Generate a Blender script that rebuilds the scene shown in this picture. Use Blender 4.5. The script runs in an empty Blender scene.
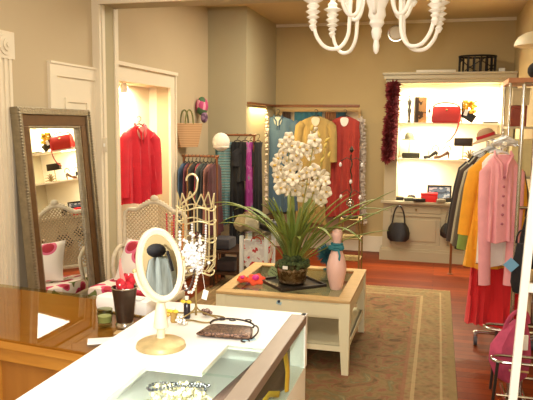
import bpy, bmesh, math, random
from mathutils import Vector, Matrix
random.seed(7)
PI=math.pi; V=Vector
COL=bpy.context.scene.collection
S=bpy.context.scene
# ------------------------------------------------------------ camera model (533x400 frame)
FPX=640.0; CX,CY,H=266.5,200.0,1.6
CAY=V((439-CX,127-CY,FPX)).normalized()
CAX=V((2456.5,97,-FPX)); CAX=(CAX-CAY*CAX.dot(CAY)).normalized()
CAZ=CAX.cross(CAY)
if CAZ.y>0: CAZ=-CAZ
def P(px,py,**k):
    c=V((px-CX,py-CY,FPX)); d=V((CAX.dot(c),CAY.dot(c),CAZ.dot(c)))
    a,v=list(k.items())[0]; i='XYZ'.index(a); o=V((0,0,H))
    return o+d*((v-o[i])/d[i])
# ------------------------------------------------------------ materials
def hexc(h):
    h=h.lstrip('#'); r=[int(h[i:i+2],16)/255 for i in (0,2,4)]
    return tuple((c/12.92 if c<=.04045 else ((c+.055)/1.055)**2.4) for c in r)+(1,)
def shade(c,k): return tuple(min(1,x*k) for x in c[:3])+(1,)
MATS={}
def mat(name,col,rough=.6,metal=0,var=.12,scale=6,bump=.0,bscale=60,sheen=0,emit=0,stretch=(1,1,1),sub=0):
    if name in MATS: return MATS[name]
    m=bpy.data.materials.new(name); m.use_nodes=True; nt=m.node_tree; N=nt.nodes; L=nt.links
    b=N['Principled BSDF']; c=hexc(col)
    tc=N.new('ShaderNodeTexCoord'); mp=N.new('ShaderNodeMapping'); mp.inputs['Scale'].default_value=stretch
    L.new(tc.outputs['Object'],mp.inputs[0])
    no=N.new('ShaderNodeTexNoise'); no.inputs['Scale'].default_value=scale; no.inputs['Detail'].default_value=4
    L.new(mp.outputs[0],no.inputs['Vector'])
    r=N.new('ShaderNodeValToRGB'); r.color_ramp.elements[0].position=.3; r.color_ramp.elements[1].position=.7
    r.color_ramp.elements[0].color=shade(c,1-var); r.color_ramp.elements[1].color=shade(c,1+var*.6)
    L.new(no.outputs['Fac'],r.inputs[0]); L.new(r.outputs[0],b.inputs['Base Color'])
    b.inputs['Roughness'].default_value=rough; b.inputs['Metallic'].default_value=metal
    if sheen: b.inputs['Sheen Weight'].default_value=sheen
    if bump:
        n2=N.new('ShaderNodeTexNoise'); n2.inputs['Scale'].default_value=bscale; L.new(mp.outputs[0],n2.inputs['Vector'])
        bp=N.new('ShaderNodeBump'); bp.inputs['Strength'].default_value=bump; bp.inputs['Distance'].default_value=.01
        L.new(n2.outputs['Fac'],bp.inputs['Height']); L.new(bp.outputs[0],b.inputs['Normal'])
    if emit:
        b.inputs['Emission Color'].default_value=c; b.inputs['Emission Strength'].default_value=emit
    MATS[name]=m; return m
def ramp_mat(name,stops,kind='noise',scale=8,rough=.7,metal=0,stretch=(1,1,1),const=True,dist=0):
    if name in MATS: return MATS[name]
    m=bpy.data.materials.new(name); m.use_nodes=True; nt=m.node_tree; N=nt.nodes; L=nt.links
    b=N['Principled BSDF']; b.inputs['Roughness'].default_value=rough; b.inputs['Metallic'].default_value=metal
    tc=N.new('ShaderNodeTexCoord'); mp=N.new('ShaderNodeMapping'); mp.inputs['Scale'].default_value=stretch
    L.new(tc.outputs['Object'],mp.inputs[0])
    if kind=='noise':
        t=N.new('ShaderNodeTexNoise'); t.inputs['Scale'].default_value=scale; t.inputs['Detail'].default_value=3; out=t.outputs['Fac']
    elif kind=='vor':
        t=N.new('ShaderNodeTexVoronoi'); t.inputs['Scale'].default_value=scale; out=t.outputs['Distance']
    elif kind=='cell':
        t=N.new('ShaderNodeTexVoronoi'); t.inputs['Scale'].default_value=scale
        sp=N.new('ShaderNodeSeparateColor'); L.new(t.outputs['Color'],sp.inputs[0]); out=sp.outputs[0]
    else:
        t=N.new('ShaderNodeTexWave'); t.inputs['Scale'].default_value=scale; t.bands_direction=kind; t.inputs['Distortion'].default_value=dist; out=t.outputs['Fac']
    L.new(mp.outputs[0],t.inputs['Vector'])
    r=N.new('ShaderNodeValToRGB'); r.color_ramp.interpolation='CONSTANT' if const else 'LINEAR'
    e=r.color_ramp.elements
    e[0].position=stops[0][0]; e[0].color=hexc(stops[0][1]); e[1].position=stops[1][0]; e[1].color=hexc(stops[1][1])
    for p,c in stops[2:]:
        x=e.new(p); x.color=hexc(c)
    L.new(out,r.inputs[0]); L.new(r.outputs[0],b.inputs['Base Color'])
    MATS[name]=m; return m
def glass(name,tint='#f4fbf8',refl=.9,ior=1.5):
    if name in MATS: return MATS[name]
    m=bpy.data.materials.new(name); m.use_nodes=True; nt=m.node_tree; N=nt.nodes; L=nt.links
    N.remove(N['Principled BSDF']); o=N['Material Output']
    t=N.new('ShaderNodeBsdfTransparent'); t.inputs[0].default_value=hexc(tint)
    g=N.new('ShaderNodeBsdfGlossy'); g.inputs['Roughness'].default_value=.02; g.inputs[0].default_value=(refl,)*3+(1,)
    f=N.new('ShaderNodeFresnel'); f.inputs[0].default_value=ior; x=N.new('ShaderNodeMixShader')
    ge=N.new('ShaderNodeNewGeometry'); mu=N.new('ShaderNodeMath'); mu.operation='MULTIPLY'; iv=N.new('ShaderNodeMath'); iv.operation='SUBTRACT'; iv.inputs[0].default_value=1; L.new(ge.outputs['Backfacing'],iv.inputs[1]); L.new(f.outputs[0],mu.inputs[0]); L.new(iv.outputs[0],mu.inputs[1]); L.new(mu.outputs[0],x.inputs[0]); L.new(t.outputs[0],x.inputs[1]); L.new(g.outputs[0],x.inputs[2]); L.new(x.outputs[0],o.inputs['Surface'])
    MATS[name]=m; return m
def mirror_mat():
    m=mat('mirror_silver','#e4e6e4',rough=.01,metal=1,var=.0); return m
M=dict(
 wall=mat('wall_paint','#bfae90',.85,var=.03,scale=1.5,bump=.03,bscale=200),
 wallb=mat('wall_paint_gold','#bda779',.85,var=.03,scale=1.5,bump=.03,bscale=200),
 wallp=mat('wall_paint_pale','#b0a688',.85,var=.03,scale=1.5),
 ceil=mat('ceiling_paint','#c8b68e',.9,var=.03,scale=1),
 trim=mat('trim_cream','#e3d8c2',.5,var=.03,scale=3),
 cab=mat('cabinet_cream','#ada38a',.55,var=.03,scale=3),
 cabin=mat('cabinet_inside','#f3e9d4',.7,var=.02),
 white=mat('white_lacquer','#f4f3ee',.35,var=.02),
 cream=mat('cream_paint','#e4dfbf',.5,var=.04,scale=4),
 tan=mat('tan_wood_edge','#c9a874',.5,var=.15,scale=10,stretch=(1,8,8)),
 honey=ramp_mat('honey_wood',[(.0,'#9c6220'),(.5,'#c08534'),(1,'#d29a47')],'noise',3,.35,stretch=(1.2,6,10),const=False),
 honeyd=ramp_mat('honey_wood_panel',[(.0,'#8a5520'),(.5,'#a8702e'),(1,'#bd8640')],'noise',2.5,.4,stretch=(6,1,1.2),const=False),
 dark=mat('dark_wood','#3a2416',.4,var=.2,scale=8,stretch=(8,1,1)),
 brown=mat('brown_wood','#7d4a26',.45,var=.2,scale=8,stretch=(6,6,1)),
 chrome=mat('chrome_steel','#c9c9c6',.15,1,var=.03),
 silver=mat('silver_leaf','#978d78',.35,.8,var=.15,scale=30,bump=.4,bscale=90),
 bronze=mat('bronze_gold','#5f4222',.4,.5,var=.2,scale=20),
 taupe=mat('taupe_metal','#8f8175',.35,.4,var=.06,scale=14,stretch=(3,1,3)),
 brass=mat('brass_wire','#9c8657',.4,.85,var=.1),
 blk=mat('black_cloth','#17141a',.8,var=.2,scale=20,bump=.3),
 blkl=mat('black_leather','#191617',.35,var=.2,scale=14,bump=.15,bscale=80),
 blkp=mat('black_plastic','#141414',.4,var=.05),
 redc=mat('red_cloth','#c4202c',.75,var=.12,scale=10,bump=.2,bscale=30,sheen=.2),
 redl=mat('red_leather','#b2241c',.4,var=.1,scale=8),
 leaf=ramp_mat('strap_leaf',[(0,'#44602a'),(.5,'#748438'),(1,'#b0a956')],'noise',5,.45,const=False),
 petal=mat('orchid_petal','#e6dcc6',.55,var=.04,scale=30),
 glass=glass('clear_glass'),
 mirror=mirror_mat(),
 plaster=mat('chandelier_white','#f6f4ec',.45,var=.02),
)
# ------------------------------------------------------------ mesh builder
class MB:
    def __init__(s): s.v=[]; s.f=[]
    def add(s,vs,fs,mx=None):
        n=len(s.v); s.v+= [(mx@V(p) if mx else V(p)) for p in vs]; s.f+=[tuple(n+i for i in f) for f in fs]
    def box(s,c,d,rot=None,ch=.0):
        x,y,z=[a/2 for a in d]
        mx=Matrix.Translation(c)@(rot.to_4x4() if rot else Matrix())
        if ch<=0:
            vs=[(i*x,j*y,k*z) for i in(-1,1) for j in(-1,1) for k in(-1,1)]
            fs=[(0,1,3,2),(4,6,7,5),(0,4,5,1),(2,3,7,6),(0,2,6,4),(1,5,7,3)]
            s.add(vs,fs,mx)
        else:
            b=bmesh.new(); bmesh.ops.create_cube(b,size=1)
            for v in b.verts: v.co=V((v.co.x*d[0],v.co.y*d[1],v.co.z*d[2]))
            bmesh.ops.bevel(b,geom=b.edges[:],offset=min(ch,min(d)*.45),segments=2,affect='EDGES',profile=.6)
            b.verts.index_update(); s.add([v.co.copy() for v in b.verts],[[v.index for v in f.verts] for f in b.faces],mx); b.free()
        return s
    def bb(s,a,b,ch=0):
        return s.box([(a[i]+b[i])/2 for i in range(3)],[abs(b[i]-a[i]) for i in range(3)],ch=ch)
    def rings(s,R,cap=True,closed=False):
        n=len(R[0]); o=len(s.v)
        for r in R: s.v+=[V(p) for p in r]
        m=len(R)
        for i in range(m if closed else m-1):
            for j in range(n):
                a=o+i*n+j; b=o+i*n+(j+1)%n; c=o+((i+1)%m)*n+(j+1)%n; d=o+((i+1)%m)*n+j
                s.f.append((a,b,c,d))
        if cap and not closed:
            s.f.append(tuple(o+j for j in reversed(range(n)))); s.f.append(tuple(o+(m-1)*n+j for j in range(n)))
        return s
    def tube(s,pts,r,n=8,closed=False,cap=True,flat=1):
        pts=[V(p) for p in pts]; m=len(pts)
        if not hasattr(r,'__len__'): r=[r]*m
        R=[]; up=None
        for i,p in enumerate(pts):
            if closed: t=(pts[(i+1)%m]-pts[i-1])
            else: t=(pts[min(i+1,m-1)]-pts[max(i-1,0)])
            t.normalize()
            if up is None:
                up=V((0,0,1)) if abs(t.z)<.9 else V((1,0,0))
            u=(up-t*up.dot(t)); 
            if u.length<1e-5: u=t.orthogonal()
            u.normalize(); up=u; w=t.cross(u)
            R.append([p+(u*math.cos(2*PI*k/n)+w*math.sin(2*PI*k/n)*flat)*r[i] for k in range(n)])
        return s.rings(R,cap,closed)
    def lathe(s,prof,c=(0,0,0),n=24,cap=True,sx=1,sy=1,rot=None):
        c=V(c); R=[]
        for r,z in prof:
            ring=[V((r*sx*math.cos(2*PI*k/n),r*sy*math.sin(2*PI*k/n),z)) for k in range(n)]
            if rot: ring=[rot@q for q in ring]
            R.append([c+q for q in ring])
        return s.rings(R,cap)
    def ball(s,c,r,n=10,sq=(1,1,1)):
        m=max(4,n//2); prof=[(max(1e-4,math.sin(PI*i/m))*r,-math.cos(PI*i/m)*r) for i in range(m+1)]
        c=V(c); R=[[c+V((a*sq[0]*math.cos(2*PI*k/n),a*sq[1]*math.sin(2*PI*k/n),z*sq[2])) for k in range(n)] for a,z in prof]
        return s.rings(R)
    def prism(s,pts,n0,n1,axis='Y'):
        def q(p,h): return {'X':(h,p[0],p[1]),'Y':(p[0],h,p[1]),'Z':(p[0],p[1],h)}[axis]
        return s.rings([[q(p,n0) for p in pts],[q(p,n1) for p in pts]])
    def build(s,name,m,parent=None,loc=None,rz=0,smooth=True,solid=0,sub=0):
        me=bpy.data.meshes.new(name); me.from_pydata([tuple(v) for v in s.v],[],s.f)
        b=bmesh.new(); b.from_mesh(me); bmesh.ops.recalc_face_normals(b,faces=b.faces[:]); b.to_mesh(me); b.free()
        me.materials.append(m)
        if smooth:
            for p in me.polygons: p.use_smooth=True
            try: me.set_sharp_from_angle(angle=math.radians(38))
            except Exception: pass
        o=bpy.data.objects.new(name,me); COL.objects.link(o)
        if parent: o.parent=parent
        if loc is not None: o.location=loc
        o.rotation_euler[2]=rz
        if solid:
            q=o.modifiers.new('thick','SOLIDIFY'); q.thickness=solid; q.offset=0
        if sub:
            q=o.modifiers.new('sub','SUBSURF'); q.levels=sub; q.render_levels=sub
        return o
def root(name,label,cat,loc=(0,0,0),rz=0,group=None,rot=None):
    o=bpy.data.objects.new(name,None); o.empty_display_size=.05; COL.objects.link(o); o.location=loc
    o.rotation_euler=rot if rot else (0,0,rz)
    return tag(o,label,cat,group)
def tag(o,label,cat,group=None):
    o['label']=label; o['category']=cat
    if group: o['group']=group
    return o
def struct(o): o['kind']='structure'; return o
def bez(a,b,c,d,n=12):
    a,b,c,d=map(V,(a,b,c,d)); return [a*(1-t)**3+b*3*t*(1-t)**2+c*3*t*t*(1-t)+d*t**3 for t in [i/n for i in range(n+1)]]
def arc(c,r,a0,a1,n=16,pl='XZ',ry=None):
    ry=ry or r; out=[]
    for i in range(n+1):
        a=a0+(a1-a0)*i/n; u,w=r*math.cos(a),ry*math.sin(a)
        out.append(V(c)+{'XZ':V((u,0,w)),'XY':V((u,w,0)),'YZ':V((0,u,w))}[pl])
    return out

# ============================================================ THE ROOM
XL=-2.524; XR=.83; YB=8.208; ZC=2.89; Y0=-2.0
# floor
def plank_mat():
    m=bpy.data.materials.new('red_pine_planks'); m.use_nodes=True; N=m.node_tree.nodes; L=m.node_tree.links; b=N['Principled BSDF']
    tc=N.new('ShaderNodeTexCoord'); br=N.new('ShaderNodeTexBrick')
    br.inputs['Scale'].default_value=1; br.inputs['Brick Width'].default_value=2.2; br.inputs['Row Height'].default_value=.085
    br.inputs['Mortar Size'].default_value=.0025; br.offset=.37
    br.inputs['Color1'].default_value=hexc('#85370f'); br.inputs['Color2'].default_value=hexc('#652609'); br.inputs['Mortar'].default_value=hexc('#3c170a')
    L.new(tc.outputs['Object'],br.inputs['Vector'])
    mp=N.new('ShaderNodeMapping'); mp.inputs['Scale'].default_value=(1.5,18,1); L.new(tc.outputs['Object'],mp.inputs[0])
    no=N.new('ShaderNodeTexNoise'); no.inputs['Scale'].default_value=3; no.inputs['Detail'].default_value=6; L.new(mp.outputs[0],no.inputs['Vector'])
    r=N.new('ShaderNodeValToRGB'); r.color_ramp.elements[0].color=(.6,.6,.6,1); r.color_ramp.elements[1].color=(1.25,1.2,1.15,1); L.new(no.outputs['Fac'],r.inputs[0])
    mx=N.new('ShaderNodeMix'); mx.data_type='RGBA'; mx.blend_type='MULTIPLY'; mx.inputs[0].default_value=1
    L.new(br.outputs['Color'],mx.inputs[6]); L.new(r.outputs[0],mx.inputs[7]); L.new(mx.outputs[2],b.inputs['Base Color'])
    b.inputs['Roughness'].default_value=.45; b.inputs['Specular IOR Level'].default_value=.13
    return m
struct(MB().bb((XL-.6,Y0,-.1),(XR+.1,YB+.1,0)).build('floor',plank_mat(),smooth=False))
struct(MB().bb((XL-.6,Y0,ZC),(XR+.1,YB+.1,ZC+.1)).build('ceiling',M['ceil'],smooth=False))
struct(MB().bb((XL-.3,YB,0),(XR+.1,YB+.12,ZC)).build('wall_back',M['wallb'],smooth=False))
struct(MB().bb((XR,Y0,0),(XR+.12,YB,ZC)).build('wall_right',M['wallb'],smooth=False))
struct(MB().bb((XL-.6,Y0-.12,0),(XR+.1,Y0,ZC)).build('wall_front',M['wall'],smooth=False))
# left wall with a shallow lit niche (doorway recess)
NY0,NY1,NZ,ND=4.72,5.765,1.95,.2
w=MB(); t=.12
w.bb((XL-t,Y0,0),(XL,NY0,ZC)); w.bb((XL-t,NY1,0),(XL,YB,ZC)); w.bb((XL-t,NY0,NZ),(XL,NY1,ZC))
struct(w.build('wall_left',M['wall'],smooth=False))
w=MB(); w.bb((XL-ND-.05,NY0-.1,0),(XL-ND,NY1+.1,NZ+.1)); w.bb((XL-ND,NY0-.08,0),(XL-t,NY0,NZ)); w.bb((XL-ND,NY1,0),(XL-t,NY1+.08,NZ)); w.bb((XL-ND,NY0-.08,NZ),(XL-t,NY1+.08,NZ+.08))
struct(w.build('wall_niche',M['trim'],smooth=False))
# boxed-out wall return beside the fitting alcove
struct(MB().bb((XL,6.87,0),(-2.075,YB,ZC)).build('wall_return',M['wallp'],smooth=False))
# wide cased opening between front and back room
w=MB(); w.bb((XL,4.4,2.49),(XR,4.65,ZC)); w.bb((XL,4.4,0),(XL+.055,4.65,2.49)); w.bb((XR-.04,4.4,0),(XR,4.65,2.49))
struct(w.build('wall_opening',M['wallp'],smooth=False))
w=MB()
w.bb((XL,4.375,0),(XL+.06,4.4,2.56)); w.bb((XL+.06,4.375,2.48),(XR-.05,4.4,2.56)); w.bb((XL,4.65,0),(XL+.06,4.67,2.5)); w.bb((XL+.055,4.41,0),(XL+.067,4.45,2.48)); w.bb((XL+.055,4.6,0),(XL+.067,4.64,2.48))
struct(w.build('trim_1',M['trim'],smooth=False))
# casing of the niche
w=MB()
w.bb((XL,NY1,0),(XL+.025,NY1+.095,NZ)); w.bb((XL,NY1+.095,0),(XL+.04,NY1+.12,NZ+.12))
w.bb((XL,NY0-.05,NZ),(XL+.025,NY1+.095,NZ+.12)); w.bb((XL,NY0-.05,NZ+.12),(XL+.05,NY1+.13,NZ+.15))
struct(w.build('trim_2',M['trim'],smooth=False))
# near door casing with rosette block, at left edge of view
w=MB(); w.bb((XL,3.25,0),(XL+.02,3.40,1.98)); 
for k in range(3): w.bb((XL+.02,3.27+k*.045,0),(XL+.032,3.29+k*.045,1.98))
w.bb((XL,3.24,1.98),(XL+.035,3.41,2.14)); w.bb((XL,2.25,1.98),(XL+.02,3.24,2.12)); w.bb((XL,2.1,0),(XL+.02,2.25,2.12))
for r_,x in ((.06,.04),(.035,.05),(.015,.058)):
    w.lathe([(r_,0),(r_,.012)],(XL+x-.01,3.325,2.06),20,rot=Matrix.Rotation(PI/2,3,'Y'))
struct(w.build('trim_3',M['trim']))
d=struct(MB().bb((XL,2.25,0),(XL+.012,3.25,1.98)).build('door_1',M['trim'],smooth=False))
# panel door between casing and cased opening
w=MB(); w.bb((XL,3.79,0),(XL+.022,3.87,2.0)); w.bb((XL,3.87,1.92),(XL+.022,4.375,2.0)); w.bb((XL,3.79,2.0),(XL+.03,4.375,2.015))
struct(w.build('trim_4',M['trim'],smooth=False))
d=struct(MB().bb((XL,3.87,0),(XL+.01,4.375,1.92)).build('door_2',M['trim'],smooth=False))
w=MB()
for z0,z1 in ((.15,.95),(1.1,1.78)):
    w.bb((XL+.01,3.97,z0+.03),(XL+.02,4.0,z1-.03)); w.bb((XL+.01,4.25,z0+.03),(XL+.02,4.28,z1-.03)); w.bb((XL+.01,3.97,z1-.03),(XL+.02,4.28,z1)); w.bb((XL+.01,3.97,z0),(XL+.02,4.28,z0+.03))
w.build('door_moulding',M['trim'],d,smooth=False)
# crown and baseboards
w=MB(); 
struct(MB().bb((-2.075,YB-.03,ZC-.035),(XR,YB,ZC)).build('trim_5',M['trim'],smooth=False))
struct(MB().bb((-2.075,YB-.02,0),(-.62,YB,.2)).build('baseboard_back',M['trim'],smooth=False))
struct(MB().bb((XL,5.9,0),(XL+.02,6.87,.18)).build('baseboard_left',M['trim'],smooth=False))
struct(MB().bb((-2.5,6.85,0),(-2.075,6.87,.18)).build('baseboard_return',M['trim'],smooth=False))
struct(MB().bb((XR-.02,Y0,0),(XR,7.74,.18)).build('baseboard_right',M['trim'],smooth=False))

# picture rail over the alcove, warm strip lamp under it
rl=MB().bb((-2.075,6.9,1.835),(-2.03,7.98,1.86),ch=.004).bb((-2.075,7.98,1.83),(-.955,8.02,1.865),ch=.004)
tag(rl.build('hanging_rail',M['brown']),'thin brown wooden rail running round the corner above the hanging tops','rail')
# light switch by the opening
o=root('light_switch','small cream light switch on the edge of the cased opening','switch',P(105,145,Y=4.375)+V((0,-.004,0)))
MB().box((0,0,0),(.04,.008,.11),ch=.003).build('switch_plate',M['trim'],o)
MB().box((0,-.007,0),(.012,.01,.025)).build('toggle',M['white'],o)
# niche downlight
o=root('spotlight','small round white spotlight at the top of the lit niche','spotlight',P(124,93,X=XL-.1))
MB().lathe([(.03,0),(.034,.05),(.03,.07),(.012,.09)],(0,0,0),16).build('lamp_housing',M['white'],o)
MB().lathe([(.024,-.004),(.024,.002)],(0,0,0),16).build('bulb',mat('lamp_glow','#fff1d0',.4,emit=12),o)
MB().tube([(0,0,.08),(0,0,NZ-o.location.z)],.006).build('bracket',M['white'],o)
# round alarm on back wall
o=root('smoke_alarm','round white alarm on the back wall beneath the ceiling, behind the chandelier','alarm',P(396,33,Y=YB-.035),rot=(PI/2,0,0))
MB().lathe([(.02,.05),(.07,.045),(.085,.02),(.09,-.03)],(0,0,0),24).build('alarm_cover',M['plaster'],o)
MB().lathe([(.1,-.035),(.1,-.02)],(0,0,0),24).build('mounting_plate',M['chrome'],o)
# wall sconce upper right
o=root('wall_sconce','cream domed wall lamp high on the right wall','lamp',P(537,46,X=XR-.12))
MB().lathe([(.17,0),(.165,.03),(.14,.07),(.09,.10),(.03,.115)],(0,0,0),28).build('lamp_shade',mat('lamp_cream','#efe2c0',.5,var=.02),o)
MB().tube([(0,0,.11),(.02,0,.17),(.11,0,.19)],.012).build('arm',M['trim'],o)
MB().lathe([(.05,0),(.05,.015)],(.105,0,.19),16,rot=Matrix.Rotation(PI/2,3,'Y')).build('wall_plate',M['trim'],o)

# ============================================================ CHANDELIER
ch=root('chandelier','white turned chandelier with curved arms hanging above the rug','chandelier',P(376,54,Y=3.0))
z0=ch.location.z; top=ZC-z0
prof=[(.004,0),(.012,.012),(.015,.035),(.011,.06),(.02,.075),(.024,.1),(.02,.115),(.034,.135),(.03,.15),(.04,.17),(.036,.2),(.05,.235),(.045,.25),(.03,.27),(.02,.3),(.03,.33),(.055,.36),(.03,.4),(.014,.44),(.014,.6),(.03,.64),(.045,.68),(.02,.72),(.008,.76)]
MB().lathe(prof,(0,0,0),24).build('column',M['plaster'],ch)
MB().tube([(0,0,.76),(0,0,top-.03)],.006).build('chain',M['plaster'],ch)
MB().lathe([(.06,top),(.05,top-.03),(.02,top-.045)],(0,0,0),20).build('ceiling_cup',M['plaster'],ch)
def chand_arm(a,r,zb,zh,zc,nm='arm'):
    ca,sa=math.cos(a),math.sin(a)
    pr=bez((.03,0,zh),(.2*r+.02,0,zh+.03),(.30*r,0,zb-.0),(.42*r,0,zb+.02),10)
    k_=r/.3; pr=[(.02,zh+.12),(.06*k_,zh+.16),(.105*k_,zh+.10),(.122*k_,zh-.05),(.128*k_,zb+.13),(.135*k_,zb+.06),(.165*k_,zb+.012),(.205*k_,zb),(.245*k_,zb+.012),(.278*k_,zb+.05),(.292*k_,zb+.09),(r,zc)]
    # smooth by catmull
    out=[]
    for i in range(len(pr)-1):
        p0=pr[max(i-1,0)];p1=pr[i];p2=pr[i+1];p3=pr[min(i+2,len(pr)-1)]
        for k in range(5):
            t=k/5; q=[.5*((2*p1[j])+(-p0[j]+p2[j])*t+(2*p0[j]-5*p1[j]+4*p2[j]-p3[j])*t*t+(-p0[j]+3*p1[j]-3*p2[j]+p3[j])*t**3) for j in(0,1)]
            out.append((q[0]*ca,q[0]*sa,q[1]))
    out.append((r*ca,r*sa,zc))
    A=MB().tube(out,.0088,10).build(nm,M['plaster'],ch)
    s=.8
    MB().lathe([(.006,-.06),(.012,-.05),(.018,-.04),(.01,-.03),(.022,-.02),(.012,-.01),(.03,0),(.014,.01),(.034,.025),(.016,.035),(.03,.05),(.018,.06),(.045,.075),(.02,.085),(.024,.1),(.013,.11),(.013,.19),(.0,.19)],(r*ca,r*sa,zc),18).build('candle_cup',M['plaster'],A)
for a in (-28,20,143,195): chand_arm(math.radians(a),.29,.02,.36,.16)
for a in (0,60,120,180,240,300): chand_arm(math.radians(a-30),.18,.165,.46,.28)

# ============================================================ FOREGROUND DISPLAY CASE
ZT=.95
dc=root('display_case','white glass-topped display case in the foreground with a taupe right rail','display case',(-.68,1.35,0))
X0,X1,Y1_,Y2=-.26,.26,-.75,.78
b=MB(); b.bb((X0,Y1_,0),(X1,Y2,.765),ch=.004); b.build('cabinet_body',M['white'],dc)
b=MB(); b.bb((X0,Y2-.02,.765),(X1,Y2,ZT),ch=.002); b.bb((X0,Y1_,.765),(X0+.02,Y2-.02,ZT-.01)); b.bb((X0,Y1_,.765),(X1,Y1_+.02,ZT-.01))
b.bb((X0,Y1_,ZT-.01),(X0+.06,Y2,ZT+.003),ch=.003); b.bb((X0+.06,Y2-.38,ZT-.012),(X1-.046,Y2,ZT+.002)); b.bb((X0+.06,Y2-.6,ZT-.012),(X0+.36,Y2-.38,ZT+.002)); b.bb((X0+.06,Y1_,ZT-.012),(X0+.2,Y2-.6,ZT+.002)); b.bb((X1-.046,Y2-.04,ZT-.012),(X1,Y2,ZT+.002))
b.bb((X1-.015,Y2-.03,.765),(X1+.003,Y2+.002,ZT+.002)); b.build('frame',M['white'],dc,smooth=False)
MB().bb((X1-.045,Y1_,ZT-.022),(X1+.008,Y2-.04,ZT+.008),ch=.004).build('rail',M['taupe'],dc,smooth=False)
MB().bb((X0+.2,Y1_+.02,ZT-.007),(X1-.045,Y2-.6,ZT)).bb((X0+.36,Y2-.6,ZT-.007),(X1-.045,Y2-.38,ZT)).build('glass_top',glass('clean_glass',ior=1.2),dc,smooth=False)
MB().bb((X1-.004,Y1_+.02,.765),(X1,Y2-.03,ZT-.022)).build('glass_side',glass('thin_glass',ior=1.08),dc,smooth=False)
MB().tube([(X1-.03,Y2-.15,.765),(X1-.03,Y2-.15,ZT-.022)],.006).build('post',M['taupe'],dc)
# ============================================================ WOODEN COUNTER
wc=root('wooden_counter','honey-brown wooden counter with a glass sheet on top at the left','counter',(-1.56,2.1,0),math.radians(-7))
hx,hy=.62,.275
b=MB(); b.bb((-hx,-hy+.02,0),(hx,hy-.01,.84)); b.build('counter_body',M['honeyd'],wc,smooth=False)
b=MB(); b.bb((-hx-.01,-hy-.005,.835),(hx-.005,hy,.868),ch=.006); b.bb((-hx,-hy+.005,.79),(hx-.01,-hy+.02,.835),ch=.004); b.build('wood_top',M['honey'],wc,smooth=False)
MB().bb((-hx-.01,-hy-.01,.868),(hx-.005,hy+.005,.878)).build('glass_sheet',glass('counter_glass','#e4dcbc',.9,1.32),wc,smooth=False)
b=MB()
for x in (-.5,-.18,.14,.46): b.bb((x-.02,-hy+.008,.08),(x+.02,-hy+.02,.79))
b.bb((-hx,-hy+.008,.04),(hx-.01,-hy+.02,.1)); b.build('stiles',M['honey'],wc,smooth=False)
ZW=.878
# items on the wooden counter
p=P(125,327,Z=ZW); cp=root('pewter_cup','dark pewter tumbler with silver foot standing on the wooden counter','cup',p)
MB().lathe([(.033,0),(.034,.012),(.029,.02),(.03,.022)],(0,0,0),28).build('foot',M['chrome'],cp)
MB().lathe([(.029,.02),(.034,.06),(.04,.11),(.045,.145),(.043,.145),(.038,.11),(.03,.04),(.001,.035)],(0,0,0),28).build('bowl',mat('dark_pewter','#57493e',.3,.75,var=.25,scale=25),cp)
MB().tube(arc((0,0,.146),.0445,0,2*PI,24,'XY')[:-1],.0025,closed=True).build('rim',M['chrome'],cp)
# red fabric flower things in the cup
rd=root('red_ornament','red and white spotted fabric ornament sticking up out of the pewter cup','ornament',p+V((0,0,.05)))
b=MB(); b.tube([(0,0,-.01),(.005,0,.1)],.003)
b.build('stick',M['brass'],rd)
fm=ramp_mat('red_dots',[(0,'#f2dede'),(.22,'#c31a2c'),(.6,'#a80f22')],'vor',60,.7)
b=MB()
for i in range(9):
    a=i*2.4; r=.012+.018*random.random(); b.ball((r*math.cos(a),r*math.sin(a),.09+.035*random.random()),.02,10,(1,.7,1.2))
b.build('fabric_petals',fm,rd)
MB().tube(bez((.0,0,.09),(-.01,0,.15),(-.02,0,.17),(-.012,0,.2)),[.012-.0008*i for i in range(13)],8,flat=.5).build('pink_tail',mat('pink_fabric','#d98f86',.7),rd)
g=root('glass_tumbler','small clear glass tumbler beside the pewter cup','glass',P(105,325,Z=ZW))
MB().lathe([(.026,0),(.028,.06),(.026,.06),(.024,.012),(.001,.012)],(0,0,0),24).build('tumbler',glass('tumbler_glass','#dfe4d2'),g)
MB().lathe([(.0235,.013),(.0245,.035),(.001,.035)],(0,0,0),24).build('candle_wax',mat('wax','#d8cfa8',.5),g)
p=P(119,316,Z=ZW); bx=root('card_reader','white rounded plastic box lying behind the pewter cup','box',p+V((0,.06,0)),math.radians(-8))
MB().box((0,0,.032),(.24,.08,.06),ch=.02).build('casing',M['white'],bx)
MB().box((.03,-.02,.063),(.12,.03,.004),ch=.001).build('slot_cover',mat('pale_grey','#d7d7d4',.5),bx)
tag(MB().box((0,0,.001),(.1,.06,.0015),Matrix.Rotation(.5,3,'Z')).build('business_card',M['white'],loc=P(103,341,Z=ZW+.0005),smooth=False),'white card lying flat at the near edge of the wooden counter','card')
tag(MB().box((0,0,.002),(.05,.035,.003),Matrix.Rotation(.2,3,'Z')).build('wooden_tile',M['tan'],loc=P(122,333,Z=ZW+.0005),smooth=False),'small tan wooden tile in front of the pewter cup','tile')

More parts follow.
